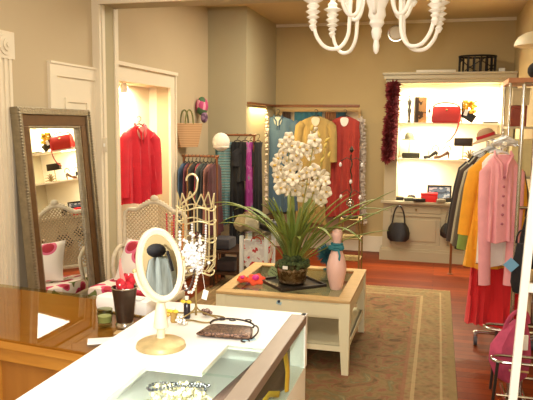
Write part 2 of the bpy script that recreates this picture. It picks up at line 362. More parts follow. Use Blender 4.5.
# ============================================================ OVAL VANITY MIRROR
mp_=P(161,347,Z=ZT+.001); om=root('vanity_mirror','cream oval tabletop mirror on a round pedestal base','mirror',mp_)
ivory=mat('aged_ivory','#e9dfc6',.35,var=.08,scale=20)
gilt=mat('worn_gilt','#c9b483',.4,.3,var=.2,scale=30)
MB().lathe([(.07,0),(.073,.004),(.07,.014),(.06,.02),(.03,.026),(.015,.03)],(0,0,0),32).build('base',gilt,om)
MB().lathe([(.014,.028),(.011,.034),(.013,.04),(.011,.05),(.012,.056),(.022,.062),(.018,.09),(.015,.12),(.012,.135)],(0,0,0),24).build('stem',ivory,om)
zc=.245; A=.061; B=.102
tilt=Matrix.Rotation(math.radians(42),3,'Z')@Matrix.Rotation(math.radians(-4),3,'X')@Matrix.Rotation(math.radians(-9),3,'Y')
def ell(a,b,y,n=48): return [tilt@V((a*math.cos(2*PI*k/n),y,b*math.sin(2*PI*k/n)))+V((0,0,zc)) for k in range(n)]
hd=MB().rings([ell(A,B,.02),ell(A+.006,B+.006,.012),ell(A+.008,B+.008,0),ell(A+.003,B+.003,-.009),ell(A-.008,B-.008,-.006),ell(A-.009,B-.009,0)],True)
fr=MB().rings([ell(A-.006,B-.006,.018),ell(A+.003,B+.003,.016),ell(A+.008,B+.008,.008),ell(A+.008,B+.008,-.002),ell(A+.002,B+.002,-.010),ell(A-.008,B-.008,-.008),ell(A-.011,B-.011,-.003)],False)
fo=fr.build('oval_frame',ivory,om)
mb=MB(); mb.v+=ell(A-.01,B-.01,-.003); mb.f.append(tuple(range(48))); mb.v+=ell(A-.006,B-.006,.017); mb.f.append(tuple(range(48,96)))
for k in range(48): mb.f.append((k,(k+1)%48,48+(k+1)%48,48+k))
mb.build('mirror_glass',M['mirror'],om,smooth=False)
yk=[tilt@V((math.cos(a)*(A+.018),.006,math.sin(a)*(B*.98)))+V((0,0,zc)) for a in [PI+ i*PI/20 for i in range(0,21)]]
yk=[tilt@V((math.cos(a)*(A+.013),.010,math.sin(a)*(B+.008)))+V((0,0,zc)) for a in [PI+i*PI/20 for i in range(21)]]
MB().tube(yk,.005,8).build('yoke',ivory,om)
for s_ in(-1,1): MB().ball(tilt@V((s_*(A+.013),.010,0))+V((0,0,zc)),.007).build('pivot_knob',gilt,om)

# ============================================================ WIRE JEWELLERY STAND
js=root('wire_jewellery_stand','gold wire dress-form jewellery stand with a hook top, beside the vanity mirror','jewellery stand',P(196,318,Z=ZT+.003))
jz=lambda y:(318-y)*.00345
b=MB()
hk=[V((-.005,0,jz(205))),V((-.03,0,jz(192))),V((-.03,0,jz(186)))]+arc((-.01,0,jz(182)),.024,PI,-.5,14)
b.tube(bez((-.065,0,jz(212)),(-.04,0,jz(200)),(0,0,jz(200)),(.005,0,jz(190)),8)+arc((-.012,0,jz(183)),.02,-.3,PI+.1,12),.0035,8)
b.build('hook',mat('pale_gold_wire','#d8cba0',.3,.6),js)
def formr(z): # radius of wire bodice at height z
    t=z/jz(203); return .045+.028*math.sin(min(1,t)*PI*.9)**2*.4+.022*t
wires=MB()
for k in range(10):
    a=2*PI*k/10; pts=[]
    for i in range(10):
        z=.16+(jz(208)-.16)*i/9; r=formr(z)*(1 if i else .7); pts.append((r*math.cos(a),r*.6*math.sin(a),z))
    wires.tube(pts,.0024,6)
for z in (.16,.21,.27,.33,.375):
    r=formr(z); wires.tube([(r*math.cos(a)*1.01,r*.61*math.sin(a),z+.006*math.sin(4*a)) for a in [2*PI*i/32 for i in range(32)]],.0024,6,closed=True)
for k in range(6):   # pointed crown of wire
    a=2*PI*k/6; r=.062
    for d in(-.35,.35): wires.tube([(r*math.cos(a+d),.6*r*math.sin(a+d),.375),(r*1.05*math.cos(a),.63*r*math.sin(a),.425)],.0024,6)
wires.build('wire_bodice',mat('pale_gold_wire','#d8cba0',.3,.6),js)
b=MB(); b.tube([(0,0,.01),(0,0,.17)],.004)
b.tube([( (.085+.014*math.sin(5*a))*math.cos(a),(.05+.01*math.sin(5*a))*math.sin(a),.004) for a in [2*PI*i/60 for i in range(60)]],.003,6,closed=True)
for k in range(3): b.tube(bez((0,0,.05),(0,0,.02),(.04*math.cos(2.1*k),.03*math.sin(2.1*k),.02),(.08*math.cos(2.1*k),.045*math.sin(2.1*k),.004),8),.0025,6)
b.build('foot',M['brass'],js)
def bead_string(name,label,pts,r,m,cat='necklace',group=None,sizes=None,loc=(0,0,0),n=8):
    b=MB(); pts=[V(p) for p in pts]
    L=0; nxt=0; i=0
    for a,c in zip(pts[:-1],pts[1:]):
        seg=(c-a).length; 
        while nxt<=L+seg:
            q=a.lerp(c,(nxt-L)/seg if seg else 0); rr=r*(sizes[i%len(sizes)] if sizes else 1); b.ball(q,rr,n); nxt+=rr*2.05; i+=1
        L+=seg
    b.tube(pts,.0008,5)
    return tag(b.build(name,m,loc=loc),label,cat,group)
JL=js.location
neck=[('white bead necklace draped in the middle of the wire stand','#f4f2ee',.0055,(-.035,.035,.2),.30),
('amber bead necklace hanging on the left of the wire stand','#a8642a',.004,(-.06,-.02,.12),.33),
('dark brown bead necklace hanging low on the wire stand','#3b2420',.0042,(-.05,.03,.2),.31),
('silver bead necklace on the right side of the wire stand','#cfd0d4',.004,(.015,.062,.16),.33),
('red bead necklace hanging at the left edge of the wire stand','#9c2430',.0038,(-.07,-.045,.16),.36)]
for i,(lb,c,r,(xa,xb,drop),zt) in enumerate(neck):
    y=-.052-.006*i
    pts=[(xa+(xb-xa)*(.5-.5*math.cos(PI*t)),y+.0,zt-drop*math.sin(PI*t)) for t in [k/24 for k in range(25)]]
    pts=[(x,y,z) for x,y,z in pts]
    bead_string('bead_necklace',lb,pts,r,mat('bead_'+c[1:],c,.25,var=.1),group='necklaces on the wire stand',loc=JL)
b=MB()
for i in range(150):
    b.ball((.01+.042*random.gauss(0,.5),-.07+random.uniform(-.012,.012),.235+.05*random.gauss(0,.5)),.006,7)
tag(b.build('crystal_brooch',mat('crystal_white','#f7f7fa',.15,var=.25,scale=60),loc=JL),'cluster of white and clear crystal beads pinned on the wire stand','brooch')
tg=root('price_tag','white price tag dangling from the right side of the wire stand','tag',JL+V((.055,-.06,.1)))
MB().box((0,0,0),(.018,.001,.032),Matrix.Rotation(.25,3,'Y')).build('card',M['white'],tg,smooth=False)
MB().tube([(0,0,.016),(-.01,.005,.07),(-.02,.01,.14)],.0007,5).build('string',M['white'],tg)
for i,(px,py,h,lb,c) in enumerate([(187,318,.075,'slim dark bottle with a yellow bow at the foot of the wire stand','#2b2730'),(174,322,.05,'short amber bottle with a yellow bow beside the vanity mirror','#b08d4a')]):
    o=root('perfume_bottle',lb,'bottle',P(px,py,Z=ZT+.003))
    MB().lathe([(.011,0),(.012,.004),(.011,h*.65),(.005,h*.75),(.005,h*.85)],(0,0,0),16).build('bottle_body',mat('bottle_'+c[1:],c,.2,var=.1),o)
    MB().lathe([(.006,h*.85),(.007,h),(.001,h)],(0,0,0),12).build('stopper',M['white'],o)
    b=MB()
    for s in(-1,1): b.ball((s*.01,-.008,h*.78),.008,8,(1.3,.5,.8))
    b.build('bow',mat('yellow_ribbon','#e9c93c',.5),o)
for px,py,c,lb in [(207,316,'#6b4a3a','brown beaded trinket at the right foot of the wire stand'),(181,325,'#d7cfbe','pale beaded trinket between the two small bottles'),(165,318,'#caa43c','gold beaded trinket just behind the vanity mirror stem')]:
    b=MB()
    for i in range(14): b.ball((random.uniform(-.015,.015),random.uniform(-.01,.01),.006+random.random()*.02),.006,8)
    tag(b.build('beaded_trinket',mat('trinket_'+c[1:],c,.3,.3,var=.3,scale=40),loc=P(px,py,Z=ZT+.003)),lb,'trinket')

# ============================================================ METAL EVENING PURSE ON GLASS
pu=root('evening_purse','bronze metal-mesh evening purse with wire handle lying on the display case glass','purse',P(228,334,Z=ZT+.002),math.radians(4))
mesh_m=ramp_mat('bronze_mesh',[(0,'#1c1412'),(.18,'#7b5c4a'),(.45,'#3a2820'),(.7,'#8a6f5f')],'vor',90,.35,.6)
b=MB(); R=[]
for y,hw,h in [(-.055,.085,.006),(-.05,.088,.016),(-.02,.082,.02),(.02,.075,.018),(.045,.068,.012),(.05,.066,.006)]:
    R.append([V((hw*math.copysign(abs(math.cos(a))**.5,math.cos(a)),y,.011+h*.5*math.copysign(abs(math.sin(a))**.8,math.sin(a)))) for a in [2*PI*k/28 for k in range(28)]])
b.rings(R); b.build('pouch',mesh_m,pu)
b=MB(); 
b.tube([(-.07,.045,.014)]+bez((-.07,.05,.018),(-.06,.08,.03),(.05,.08,.03),(.075,.045,.018),14)+[(.07,.04,.012)],.003,8)
for x in (-.035,.0,.05): b.tube(arc((x,.06,.028),.011,0,2*PI,14,'XY')[:-1],.0022,6,closed=True)
b.tube(bez((.08,.04,.02),(.1,.02,.02),(.1,-.02,.012),(.085,-.05,.008),10),.0028,6)
b.tube(arc((.07,-.065,.006),.012,0,5,12,'XY'),.0025,6)
b.build('wire_handle',mat('dark_wire','#3a2f2c',.35,.6),pu)
MB().box((.075,-.045,.004),(.045,.022,.0015),Matrix.Rotation(.4,3,'Z')).build('blue_tag',mat('pale_blue_card','#a9cbd8',.6),pu,smooth=False)
# small blue trinket at far edge of case
# ============================================================ INSIDE THE CASE
ZD=.767
tb=root('brown_clutch_bag','dark brown leather bag with yellow-gold clasp inside the display case','bag',V((-.515,1.73,ZD)),math.radians(68)); tb.scale=(1.3,.85,1.22)
b=MB(); R=[]
for x,h,dp in [(-.15,.015,.02),(-.13,.05,.05),(-.05,.075,.06),(.03,.10,.06),(.09,.128,.05),(.13,.12,.045),(.15,.05,.02)]:
    R.append([V((x,dp*math.cos(a),h/2+h*.5*math.sin(a))) for a in [2*PI*k/20 for k in range(20)]])
b.rings(R); b.build('bag_body',mat('brown_leather','#4b362f',.45,var=.2,scale=10),tb,sub=1)
MB().tube([(.1,-.06,.02),(.108,-.055,.07),(.11,-.04,.115)],.009,8,flat=.4).build('gold_trim',mat('gold_leather','#c3a136',.35,.4),tb)
MB().tube([(-.02,-.07,.02),(.02,-.072,.045),(.06,-.07,.03)],.008,8,flat=.4).build('yellow_piping',mat('gold_leather','#c3a136',.35,.4),tb)
jx=P(178,396,Z=.83); jx.z=ZD
sp=[((.13*math.cos(a)+.012*math.sin(3.3*a))*(1-.042*a),(.10*math.sin(a)+.012*math.cos(2.7*a))*(1-.042*a),.012+.0045*a+.008*math.sin(2.1*a)) for a in [i*.35 for i in range(60)]]
bead_string('pearl_necklace','cream and gold pearl necklace coiled in a heap inside the display case',sp,.0065,mat('gold_pearl','#e6d6a6',.3,.1,var=.2,scale=60),loc=jx)
sp=[(.01+.08*math.cos(a),-.02+.035*math.sin(a*1.3),.10+.004*math.sin(3*a)) for a in [i*.2 for i in range(34)]]
bead_string('black_bead_necklace','black bead necklace on top of the pearl heap inside the display case',sp,.005,mat('black_bead','#15161c',.15),loc=jx)
sp=[(-.09+.03*math.cos(a),-.03+.03*math.sin(a),.008) for a in [i*.3 for i in range(21)]]
bead_string('red_bead_bracelet','red bead bracelet at the left end of the heap in the display case',sp,.007,mat('coral_bead','#c2432c',.3),'bracelet',loc=jx+V((-.05,0,0)))
b=MB()
for i in range(40): b.ball((random.uniform(-.07,.07),random.uniform(-.04,.04),random.uniform(.04,.1)),.009,8)
tag(b.build('jewelled_collar',mat('mixed_gems','#a59a7c',.2,.4,var=.6,scale=70),loc=jx+V((.01,-.01,0))),'collar of dark and silver gems in the middle of the pearl heap','collar')

# ============================================================ RUG
def rug_mat():
    m=bpy.data.materials.new('oriental_rug'); m.use_nodes=True; N=m.node_tree.nodes; L=m.node_tree.links; b=N['Principled BSDF']; b.inputs['Roughness'].default_value=.95
    tc=N.new('ShaderNodeTexCoord'); 
    n1=N.new('ShaderNodeTexNoise'); n1.inputs['Scale'].default_value=7; n1.inputs['Detail'].default_value=5; n1.inputs['Distortion'].default_value=1.5; L.new(tc.outputs['Object'],n1.inputs['Vector'])
    r=N.new('ShaderNodeValToRGB'); e=r.color_ramp.elements; e[0].position=.3; e[0].color=hexc('#4e371f'); e[1].position=.75; e[1].color=hexc('#8b764c')
    for p,c in ((.42,'#6e5632'),(.47,'#7a4a34'),(.52,'#7b643e'),(.6,'#6b5632'),(.66,'#646040')): x=e.new(p); x.color=hexc(c)
    L.new(n1.outputs['Fac'],r.inputs[0])
    v=N.new('ShaderNodeTexVoronoi'); v.inputs['Scale'].default_value=26; L.new(tc.outputs['Object'],v.inputs['Vector'])
    r2=N.new('ShaderNodeValToRGB'); r2.color_ramp.elements[0].color=hexc('#6b5130'); r2.color_ramp.elements[1].position=.6; r2.color_ramp.elements[1].color=hexc('#98835a'); L.new(v.outputs['Distance'],r2.inputs[0])
    # distance to rug edge: min(hx-|x|, hy-|y|)
    sp=N.new('ShaderNodeSeparateXYZ'); L.new(tc.outputs['Object'],sp.inputs[0])
    def mth(op,a,bv):
        n=N.new('ShaderNodeMath'); n.operation=op
        for i,q in enumerate((a,bv)):
            if q is None: continue
            if isinstance(q,(int,float)): n.inputs[i].default_value=q
            else: L.new(q,n.inputs[i])
        return n.outputs[0]
    dx=mth('SUBTRACT',RHX,mth('ABSOLUTE',sp.outputs[0],None)); dy=mth('SUBTRACT',RHY,mth('ABSOLUTE',sp.outputs[1],None))
    d=mth('MINIMUM',dx,dy)
    inb=mth('LESS_THAN',d,.33)
    mx=N.new('ShaderNodeMix'); mx.data_type='RGBA'; L.new(inb,mx.inputs[0]); L.new(r.outputs[0],mx.inputs[6])
    mb_=N.new('ShaderNodeMix'); mb_.data_type='RGBA'; mb_.inputs[0].default_value=.6; L.new(r2.outputs[0],mb_.inputs[6]); L.new(r.outputs[0],mb_.inputs[7]); L.new(mb_.outputs[2],mx.inputs[7])
    # line colours by ramp on d
    rl=N.new('ShaderNodeValToRGB'); rl.color_ramp.interpolation='CONSTANT'; q=rl.color_ramp.elements
    q[0].position=0; q[0].color=(1,1,1,1); q[1].position=.05; q[1].color=(0,0,0,1)
    for p,c in ((.085,1),(.1,0),(.25,1),(.27,0),(.305,1),(.33,0)): x=q.new(p); x.color=(c,c,c,1)
    L.new(d,rl.inputs[0])
    rc=N.new('ShaderNodeValToRGB'); rc.color_ramp.interpolation='CONSTANT'; q=rc.color_ramp.elements
    q[0].position=0; q[0].color=hexc('#7d6940'); q[1].position=.07; q[1].color=hexc('#a8926a'); x=q.new(.29); x.color=hexc('#7d4a34')
    L.new(d,rc.inputs[0])
    m2=N.new('ShaderNodeMix'); m2.data_type='RGBA'; L.new(mth('MULTIPLY',rl.outputs[0],.6),m2.inputs[0]); L.new(mx.outputs[2],m2.inputs[6]); L.new(rc.outputs[0],m2.inputs[7])
    L.new(m2.outputs[2],b.inputs['Base Color'])
    n3=N.new('ShaderNodeTexNoise'); n3.inputs['Scale'].default_value=250; L.new(tc.outputs['Object'],n3.inputs['Vector'])
    bp=N.new('ShaderNodeBump'); bp.inputs['Strength'].default_value=.4; bp.inputs['Distance'].default_value=.004; L.new(n3.outputs['Fac'],bp.inputs['Height']); L.new(bp.outputs[0],b.inputs['Normal'])
    return m
rx0,rx1,ry0,ry1=-2.15,.168,2.55,6.36
RHX=(rx1-rx0)/2; RHY=(ry1-ry0)/2
rg=root('area_rug','large beige and brown oriental rug on the wooden floor','rug',((rx0+rx1)/2,(ry0+ry1)/2,0))
MB().bb((-RHX,-RHY,0),(RHX,RHY,.009),ch=.003).build('pile',rug_mat(),rg,smooth=False)
for s in(-1,1):
    b=MB(); b.box((0,s*(RHY+.002),.003),(2*RHX,.006,.005))
    for i in range(230):
        x=-RHX+.005+i*(2*RHX-.01)/229; b.box((x,s*(RHY+.018),.002),(.003,.04,.003))
    b.build('fringe',mat('fringe_cotton','#c9b684',.9),rg,smooth=False)
ZR=.009
# ============================================================ COFFEE TABLE
cx0,cx1,cy0,cy1=-1.40,-.50,3.95,4.90
ct=root('coffee_table','square cream display coffee table with glass top and lower shelf on the rug','table',((cx0+cx1)/2,(cy0+cy1)/2,ZR))
hx=(cx1-cx0)/2; hy=(cy1-cy0)/2; zt=.5-ZR
fw=.085
b=MB(); b.bb((-hx,-hy,zt-.02),(hx,-hy+fw,zt),ch=.004).bb((-hx,hy-fw,zt-.02),(hx,hy,zt),ch=.004).bb((-hx,-hy+fw,zt-.02),(-hx+fw,hy-fw,zt),ch=.004).bb((hx-fw,-hy+fw,zt-.02),(hx,hy-fw,zt),ch=.004)
b.build('top_frame',M['tan'],ct,smooth=False)
MB().bb((-hx+fw,-hy+fw,zt-.012),(hx-fw,hy-fw,zt-.005)).build('glass_top',glass('table_glass','#f4f4ec'),ct,smooth=False)
b=MB(); i_=.012
b.bb((-hx+i_,-hy+i_,zt-.125),(hx-i_,-hy+i_+.02,zt-.02)).bb((-hx+i_,hy-i_-.02,zt-.125),(hx-i_,hy-i_,zt-.02)).bb((-hx+i_,-hy+i_+.02,zt-.125),(-hx+i_+.02,hy-i_-.02,zt-.02)).bb((hx-i_-.02,-hy+i_+.02,zt-.125),(hx-i_,hy-i_-.02,zt-.02))
b.build('apron',M['cream'],ct,smooth=False)
MB().bb((-hx+.03,-hy+.03,zt-.11),(hx-.03,hy-.03,zt-.10)).build('display_tray',mat('sage_felt','#98937c',.9),ct,smooth=False)
MB().bb((-hx+.07,-hy+.004,zt-.112),(hx-.07,-hy+.014,zt-.03),ch=.002).build('drawer_front',M['cream'],ct,smooth=False)
MB().bb((-hx+.02,-hy+.02,.165),(hx-.02,hy-.02,.185)).build('lower_shelf',M['cream'],ct,smooth=False)
b=MB(); b.bb((-hx+.02,-hy+.012,.15),(hx-.02,-hy+.03,.185)).bb((-hx+.02,hy-.03,.15),(hx-.02,hy-.012,.185)).bb((-hx+.012,-hy+.03,.15),(-hx+.03,hy-.03,.185)).bb((hx-.03,-hy+.03,.15),(hx-.012,hy-.03,.185)); b.build('shelf_rim',M['cream'],ct,smooth=False)
for sx in(-1,1):
    for sy in(-1,1):
        l=MB(); R=[]
        for z,s in ((0,.022),(.32,.034),(zt-.02,.034)):
            cxx=sx*(hx-.002-.034); cyy=sy*(hy-.002-.034)
            # outer faces stay flush, inner taper
            ox=sx*(hx-.002); oy=sy*(hy-.002)
            R.append([(ox,oy,z),(ox-sx*2*s,oy,z),(ox-sx*2*s,oy-sy*2*s,z),(ox,oy-sy*2*s,z)])
        l.rings(R); l.build('leg',M['cream'],ct,smooth=False)
bt=root('blue_tag_trinket','little blue and white ribbon tag hanging on the front of the coffee table','tag',P(279,303,Y=3.955))
MB().box((0,0,0),(.035,.006,.02),Matrix.Rotation(.3,3,'Y'),ch=.002).build('tag_card',mat('pale_blue_card','#a9cbd8',.6),bt)
MB().ball((0,-.005,.012),.01,8).build('dark_bead',mat('navy_bead','#1d2c44',.4),bt)
ZTB=.4995
# tray
tr=P(292,284,Z=.5)
ty=root('serving_tray','dark shallow square tray under the orchid pot on the coffee table','tray',tr,math.radians(42))
MB().box((0,0,.004),(.34,.34,.007),ch=.002).build('tray_base',mat('dark_tray','#2c2622',.35,var=.1),ty,smooth=False)
b=MB()
for s in(-1,1): b.box((s*.17,0,.012),(.012,.35,.022),ch=.003); b.box((0,s*.17,.012),(.33,.012,.022),ch=.003)
b.build('tray_rim',mat('dark_tray','#2c2622',.35,var=.1),ty,smooth=False)
# orchid
op=V((tr.x,tr.y,.5075))
orc=root('potted_orchid','tall white-flowering orchid with long arching leaves in a clear pot','plant',op)
MB().lathe([(.09,0),(.1,.03),(.115,.13),(.12,.15),(.116,.15),(.11,.13),(.095,.03),(.001,.012)],(0,0,0),32).build('glass_pot',glass('pot_glass','#dcd6c4'),orc)
MB().lathe([(.085,.012),(.094,.03),(.108,.115),(.001,.13)],(0,0,0),32).build('soil',ramp_mat('bark_soil',[(0,'#8a7562'),(.4,'#b39d88'),(.7,'#cbbba8')],'cell',50,.9),orc)
b=MB()
for i in range(130):
    a=random.random()*2*PI; r=.112*math.sqrt(random.random()); b.ball((r*math.cos(a),r*math.sin(a),.125+.03*random.random()+(.04*(r<.06))),.013+.01*random.random(),6)
b.build('moss',mat('moss_green','#4b5a34',.95,var=.5,scale=60,bump=1),orc)
MB().box((-.02,-.13,.135),(.035,.004,.022),ch=.001).build('plant_label',M['white'],orc)
def leaf(az,L,lean,droop,w=.016,base=.03):
    n=16; c=V((base*math.cos(az),base*math.sin(az),.13)); d=V((math.cos(az),math.sin(az),0)); side=V((-math.sin(az),math.cos(az),0))
    pts=[]; ang=lean; p=c.copy()
    vs=[];fs=[]
    for i in range(n+1):
        t=i/n; ww=w*(math.sin(PI*min(1,.12+t*.88))**.6 if t<.98 else .08)*(.6+.6*t if t<.4 else .84)
        up=V((0,0,1))*math.cos(PI/2-ang)*-1
        nrm=(-d*math.sin(ang)+V((0,0,1))*math.cos(ang))
        vs+=[p-side*ww+nrm*ww*.35,p,p+side*ww+nrm*ww*.35]
        if i<n:
            for k in(0,1):
                a=i*3+k; fs.append((a,a+1,a+4,a+3))
        p=p+(d*math.cos(ang)+V((0,0,1))*math.sin(ang))*(L/n)
        ang-=droop/n*(.4+1.2*t)
    b=MB(); b.v=vs; b.f=fs; b.build('leaf',M['leaf'],orc,solid=.002)
rr=random.Random(4)
# (screen-right is +X).  long arching leaves left and right
for az,L,ln,dr in [(3.25,.80,1.2,1.75),(3.0,.74,1.15,1.6),(2.7,.7,1.2,1.8),(3.5,.6,1.0,1.3),(2.9,.5,1.3,1.2),(3.35,.66,1.3,2.2),
                   (.0,.86,.85,.45),(.15,.8,.7,.35),(-.2,.74,.95,1.0),(.35,.8,1.0,1.0),(-.45,.7,1.15,2.2),(.1,.66,1.15,.7),(-.1,.7,.6,.5),(.25,.62,1.25,.8),(-.3,.85,1.05,1.35),
                   (-1.2,.42,1.3,1.8),(-1.8,.4,1.35,1.5),(1.3,.65,1.3,1.0),(1.9,.6,1.3,.9),(-.8,.62,1.3,2.3),(-.3,.5,1.35,.8)]:
    leaf(az,L,ln,dr,.021+.005*rr.random())
for i in range(30):
    az=rr.uniform(0,2*PI); leaf(az,rr.uniform(.36,.58),rr.uniform(1.2,1.5),rr.uniform(.2,1.2),.018+.004*rr.random(),.02)
# flower proto
def petal_mb(L,w,cup,n=6):
    b=MB(); 
    for i in range(n+1):
        t=i/n; ww=w*math.sin(PI*min(.97,.1+.85*t))**.8
        for s in(-1,0,1): b.v.append(V((s*ww,-.25*cup*L*t*t*1.6+(abs(s)*cup*.008),L*t)))
    for i in range(n):
        for k in(0,1):
            a=i*3+k; b.f.append((a,a+1,a+4,a+3))
    return b
fl=MB()
for k in range(5):
    a=2*PI*k/5; q=petal_mb(.05,.027,.8); mx=Matrix.Rotation(a,4,'Y')
    fl.add(q.v,q.f,mx)
fmesh=fl.build('flower',M['petal'],orc,solid=.0015)
lipb=MB().ball((0,-.01,-.004),.009,8,(1,1.5,1.2)); liporig=lipb.build('lip',mat('orchid_lip','#d9b45a',.5,var=.3,scale=90),fmesh)
stems=[]
def proj_to_y(px,py,dy=0): 
    q=P(px,py,Y=op.y+dy); return q-op
# flower positions picked on two spikes (metres, relative to pot)
spots=[(291,146),(283,152),(296,155),(287,161),(279,158),(298,165),(290,170),(281,170),(300,176),(293,180),(285,180),(278,177),(303,186),(296,190),(287,190),(280,188),(307,150),(314,140),(318,148),(310,156),(315,170),(318,178),(309,184),(323,176),(306,173),(313,193),(321,200),(326,192),(315,186),(283,144),(289,137),(276,165),(303,196),(325,181),(314,132),(299,148)]
first=True
for i,(px,py) in enumerate(spots):
    q=proj_to_y(px,py,rr.uniform(-.06,.06)); 
    # V height correction
    if first: f=fmesh; first=False; 
    else:
        f=fmesh.copy(); COL.objects.link(f); f.parent=orc
        l2=liporig.copy(); COL.objects.link(l2); l2.parent=f
    f.location=q; s=rr.uniform(.72,1.05); f.scale=(s,s,s)
    f.rotation_euler=(rr.uniform(-.4,.3),rr.uniform(0,6.28),rr.uniform(-.7,.7))
top1=proj_to_y(288,134); top2=proj_to_y(316,128); top3=proj_to_y(325,150)
for tp,m1 in ((top1,proj_to_y(290,190)),(top2,proj_to_y(306,190)),(top3,proj_to_y(316,185))):
    MB().tube(bez((.0,0,.12),(m1.x*.3,0,.3),(m1.x,m1.y,m1.z),tp,16),[.006-.0002*i for i in range(17)],8).build('flower_stem',mat('stem_olive','#8f8a3e',.5),orc)
bud=mat('bud_yellow','#cdb55c',.5)
for px,py,r in [(325,146,.5),(329,155,.3),(322,160,.6),(319,135,-.3),(312,128,.2),(327,140,.8)]:
    q=proj_to_y(px,py); MB().lathe([(.002,-.022),(.008,-.01),(.010,.004),(.005,.02),(.001,.026)],q,10,rot=Matrix.Rotation(r,3,'Y')).build('flower_bud',bud,orc)
# ribbon / brooch flowers, card, vase
fb=root('flower_brooch','orange and red felt flower brooch with pink centres on the coffee table','brooch',P(253,282,Z=.5)+V((0,0,.012)),rot=(math.radians(24),0,math.radians(10)))
felt=mat('orange_felt','#e0512f',.9,var=.15,scale=20); pk=mat('hot_pink','#e0349a',.6)
for cx_,r in ((.02,.062),(-.075,.036)):
    b=MB(); R=[]
    for rr_,z in ((.3,.022),(.8,.02),(1,.012),(1,.004),(.3,.001)):
        R.append([(cx_+r*rr_*(1+.13*math.sin(6*a))*math.cos(a),r*rr_*(1+.13*math.sin(6*a))*math.sin(a),z) for a in [2*PI*k/36 for k in range(36)]])
    b.rings(R); b.build('felt_petals',felt,fb)
    MB().ball((cx_,-.003,.028),r*.42,12,(1,1,.7)).build('pink_centre',pk,fb)
cd=root('green_card','pale green lettered gift card propped against the orchid pot','card',P(274,279,Z=.5),rot=(math.radians(-22),math.radians(16),math.radians(-32)))
MB().box((0,0,.04),(.15,.004,.07)).build('card_face',mat('sage_card','#93a878',.7),cd,smooth=False)
b=MB()
for r_ in range(2):
    for i in range(7): b.box((-.05+i*.016,-.003,.052-r_*.022),(.009,.001,.008))
b.build('lettering',mat('ink_dark_green','#3a4a34',.7),cd,smooth=False)
vs=root('pink_vase','pale pink bowling-pin-shaped vase with a teal ribbon at its neck on the coffee table','vase',P(336,289,Z=.5)); vs.scale=(1.42,1.42,1.42)
MB().lathe([(.001,0),(.026,0),(.03,.01),(.04,.05),(.047,.09),(.046,.12),(.036,.16),(.024,.19),(.019,.215),(.021,.235),(.026,.26),(.026,.275),(.02,.285),(.014,.28),(.014,.26),(.001,.25)],(0,0,0),32).build('vase_body',mat('pink_ceramic','#efc6bb',.4,var=.03),vs)
b=MB()
for i in range(3): b.tube(arc((0,0,.195+i*.012),.025+.002*math.sin(i*2),0,2*PI,20,'XY')[:-1],.007,8,closed=True)
for s in(-1,1): b.ball((s*.02,-.024,.205),.014,8,(1.4,.6,1))
b.tube([(.01,-.028,.2),(.02,-.036,.17),(.016,-.034,.145)],.005,6,flat=.4)
b.build('ribbon',mat('teal_ribbon','#2f7f8c',.6,var=.2,scale=40),vs)
# inside the display tray of the coffee table: small boxes of jewellery
for (x,y,c,lb) in [(-.2,.25,'#c3a558','gold jewellery box under the coffee table glass behind the brooch'),(.15,-.2,'#7d8a80','grey-green jewellery box under the coffee table glass near the vase')]:
    o=root('jewellery_box',lb,'box',(ct.location.x+x,ct.location.y+y,.40))
    MB().box((0,0,.012),(.1,.07,.024),ch=.004).build('box_base',mat('jb_'+c[1:],c,.5),o); MB().box((0,0,.029),(.102,.072,.01),ch=.003).build('lid',mat('jb_'+c[1:],c,.5),o)

# ============================================================ LEANING FLOOR MIRROR
fmw,fmh=.83,1.70
lean=math.atan2(.13,1.65)
fm_=root('floor_mirror','tall silver and bronze framed mirror leaning on the left wall','mirror',(-2.345,3.765,.003))
# local: width along Y, height along Z', thickness X'; rotate about Y
RM=Matrix.Rotation(-lean,3,'Y')
def rim(inset0,inset1,x0,x1,name,m):
    b=MB(); hw=fmw/2; 
    for (ya,yb,za,zb) in ((-hw+inset0,hw-inset0,inset0,inset1),(-hw+inset0,hw-inset0,fmh-inset1,fmh-inset0),(-hw+inset0,-hw+inset1,inset1,fmh-inset1),(hw-inset1,hw-inset0,inset1,fmh-inset1)):
        c=RM@V(((x0+x1)/2,(ya+yb)/2,(za+zb)/2)); b.box(c,(abs(x1-x0),yb-ya,zb-za),RM,ch=.004)
    return b.build(name,m,fm_,smooth=False)
rim(0,.045,-.02,.035,'outer_frame',M['silver'])
rim(.045,.115,-.02,.022,'inner_frame',M['bronze'])
rim(.115,.13,-.02,.018,'inner_bead',M['silver'])
for s in(-1,1):
    b=MB()
    for i in range(90): b.ball(RM@V((.036,s*(fmw/2-.012),.02+i*(fmh-.04)/89)),.0105,6)
    b.build('beading',M['silver'],fm_)
b=MB(); b.box(RM@V((-.012,0,fmh/2)),(.008,fmw-.22,fmh-.22),RM); b.build('mirror_glass',M['mirror'],fm_,smooth=False)

# ============================================================ LATTICE-BACK CHAIR
ca=root('cane_back_chair','ornate cream carved armchair with lattice cane back and floral seat','chair',(-2.03,4.08,ZR),math.radians(-4))
wood=mat('antique_cream','#d9cdb4',.5,var=.12,scale=25); cane=mat('cane_lattice','#b9a586',.7,var=.1)
bw=.25; zb0,zb1=.52,.955
def chair_top(x): return zb1+.065*math.cos(min(1,abs(x)/.16)*PI/2)**1.2
by=.22
b=MB(); pts=[(-bw+.01,by,.44),(-bw-.005,by+.02,.7),(-bw,by+.03,.93)]+[(x,by+.035,chair_top(x)) for x in [-.22+i*.02 for i in range(23)]]+[(bw,by+.03,.93),(bw+.005,by+.02,.7),(bw-.01,by,.44)]
b.tube(pts,.017,8); b.tube([(-bw,by+.01,.54),(bw,by+.01,.54)],.014,8); b.build('back_frame',wood,ca)
b=MB()
def ins(x,z): return abs(x)<bw-.015 and .55<z<chair_top(x)-.015
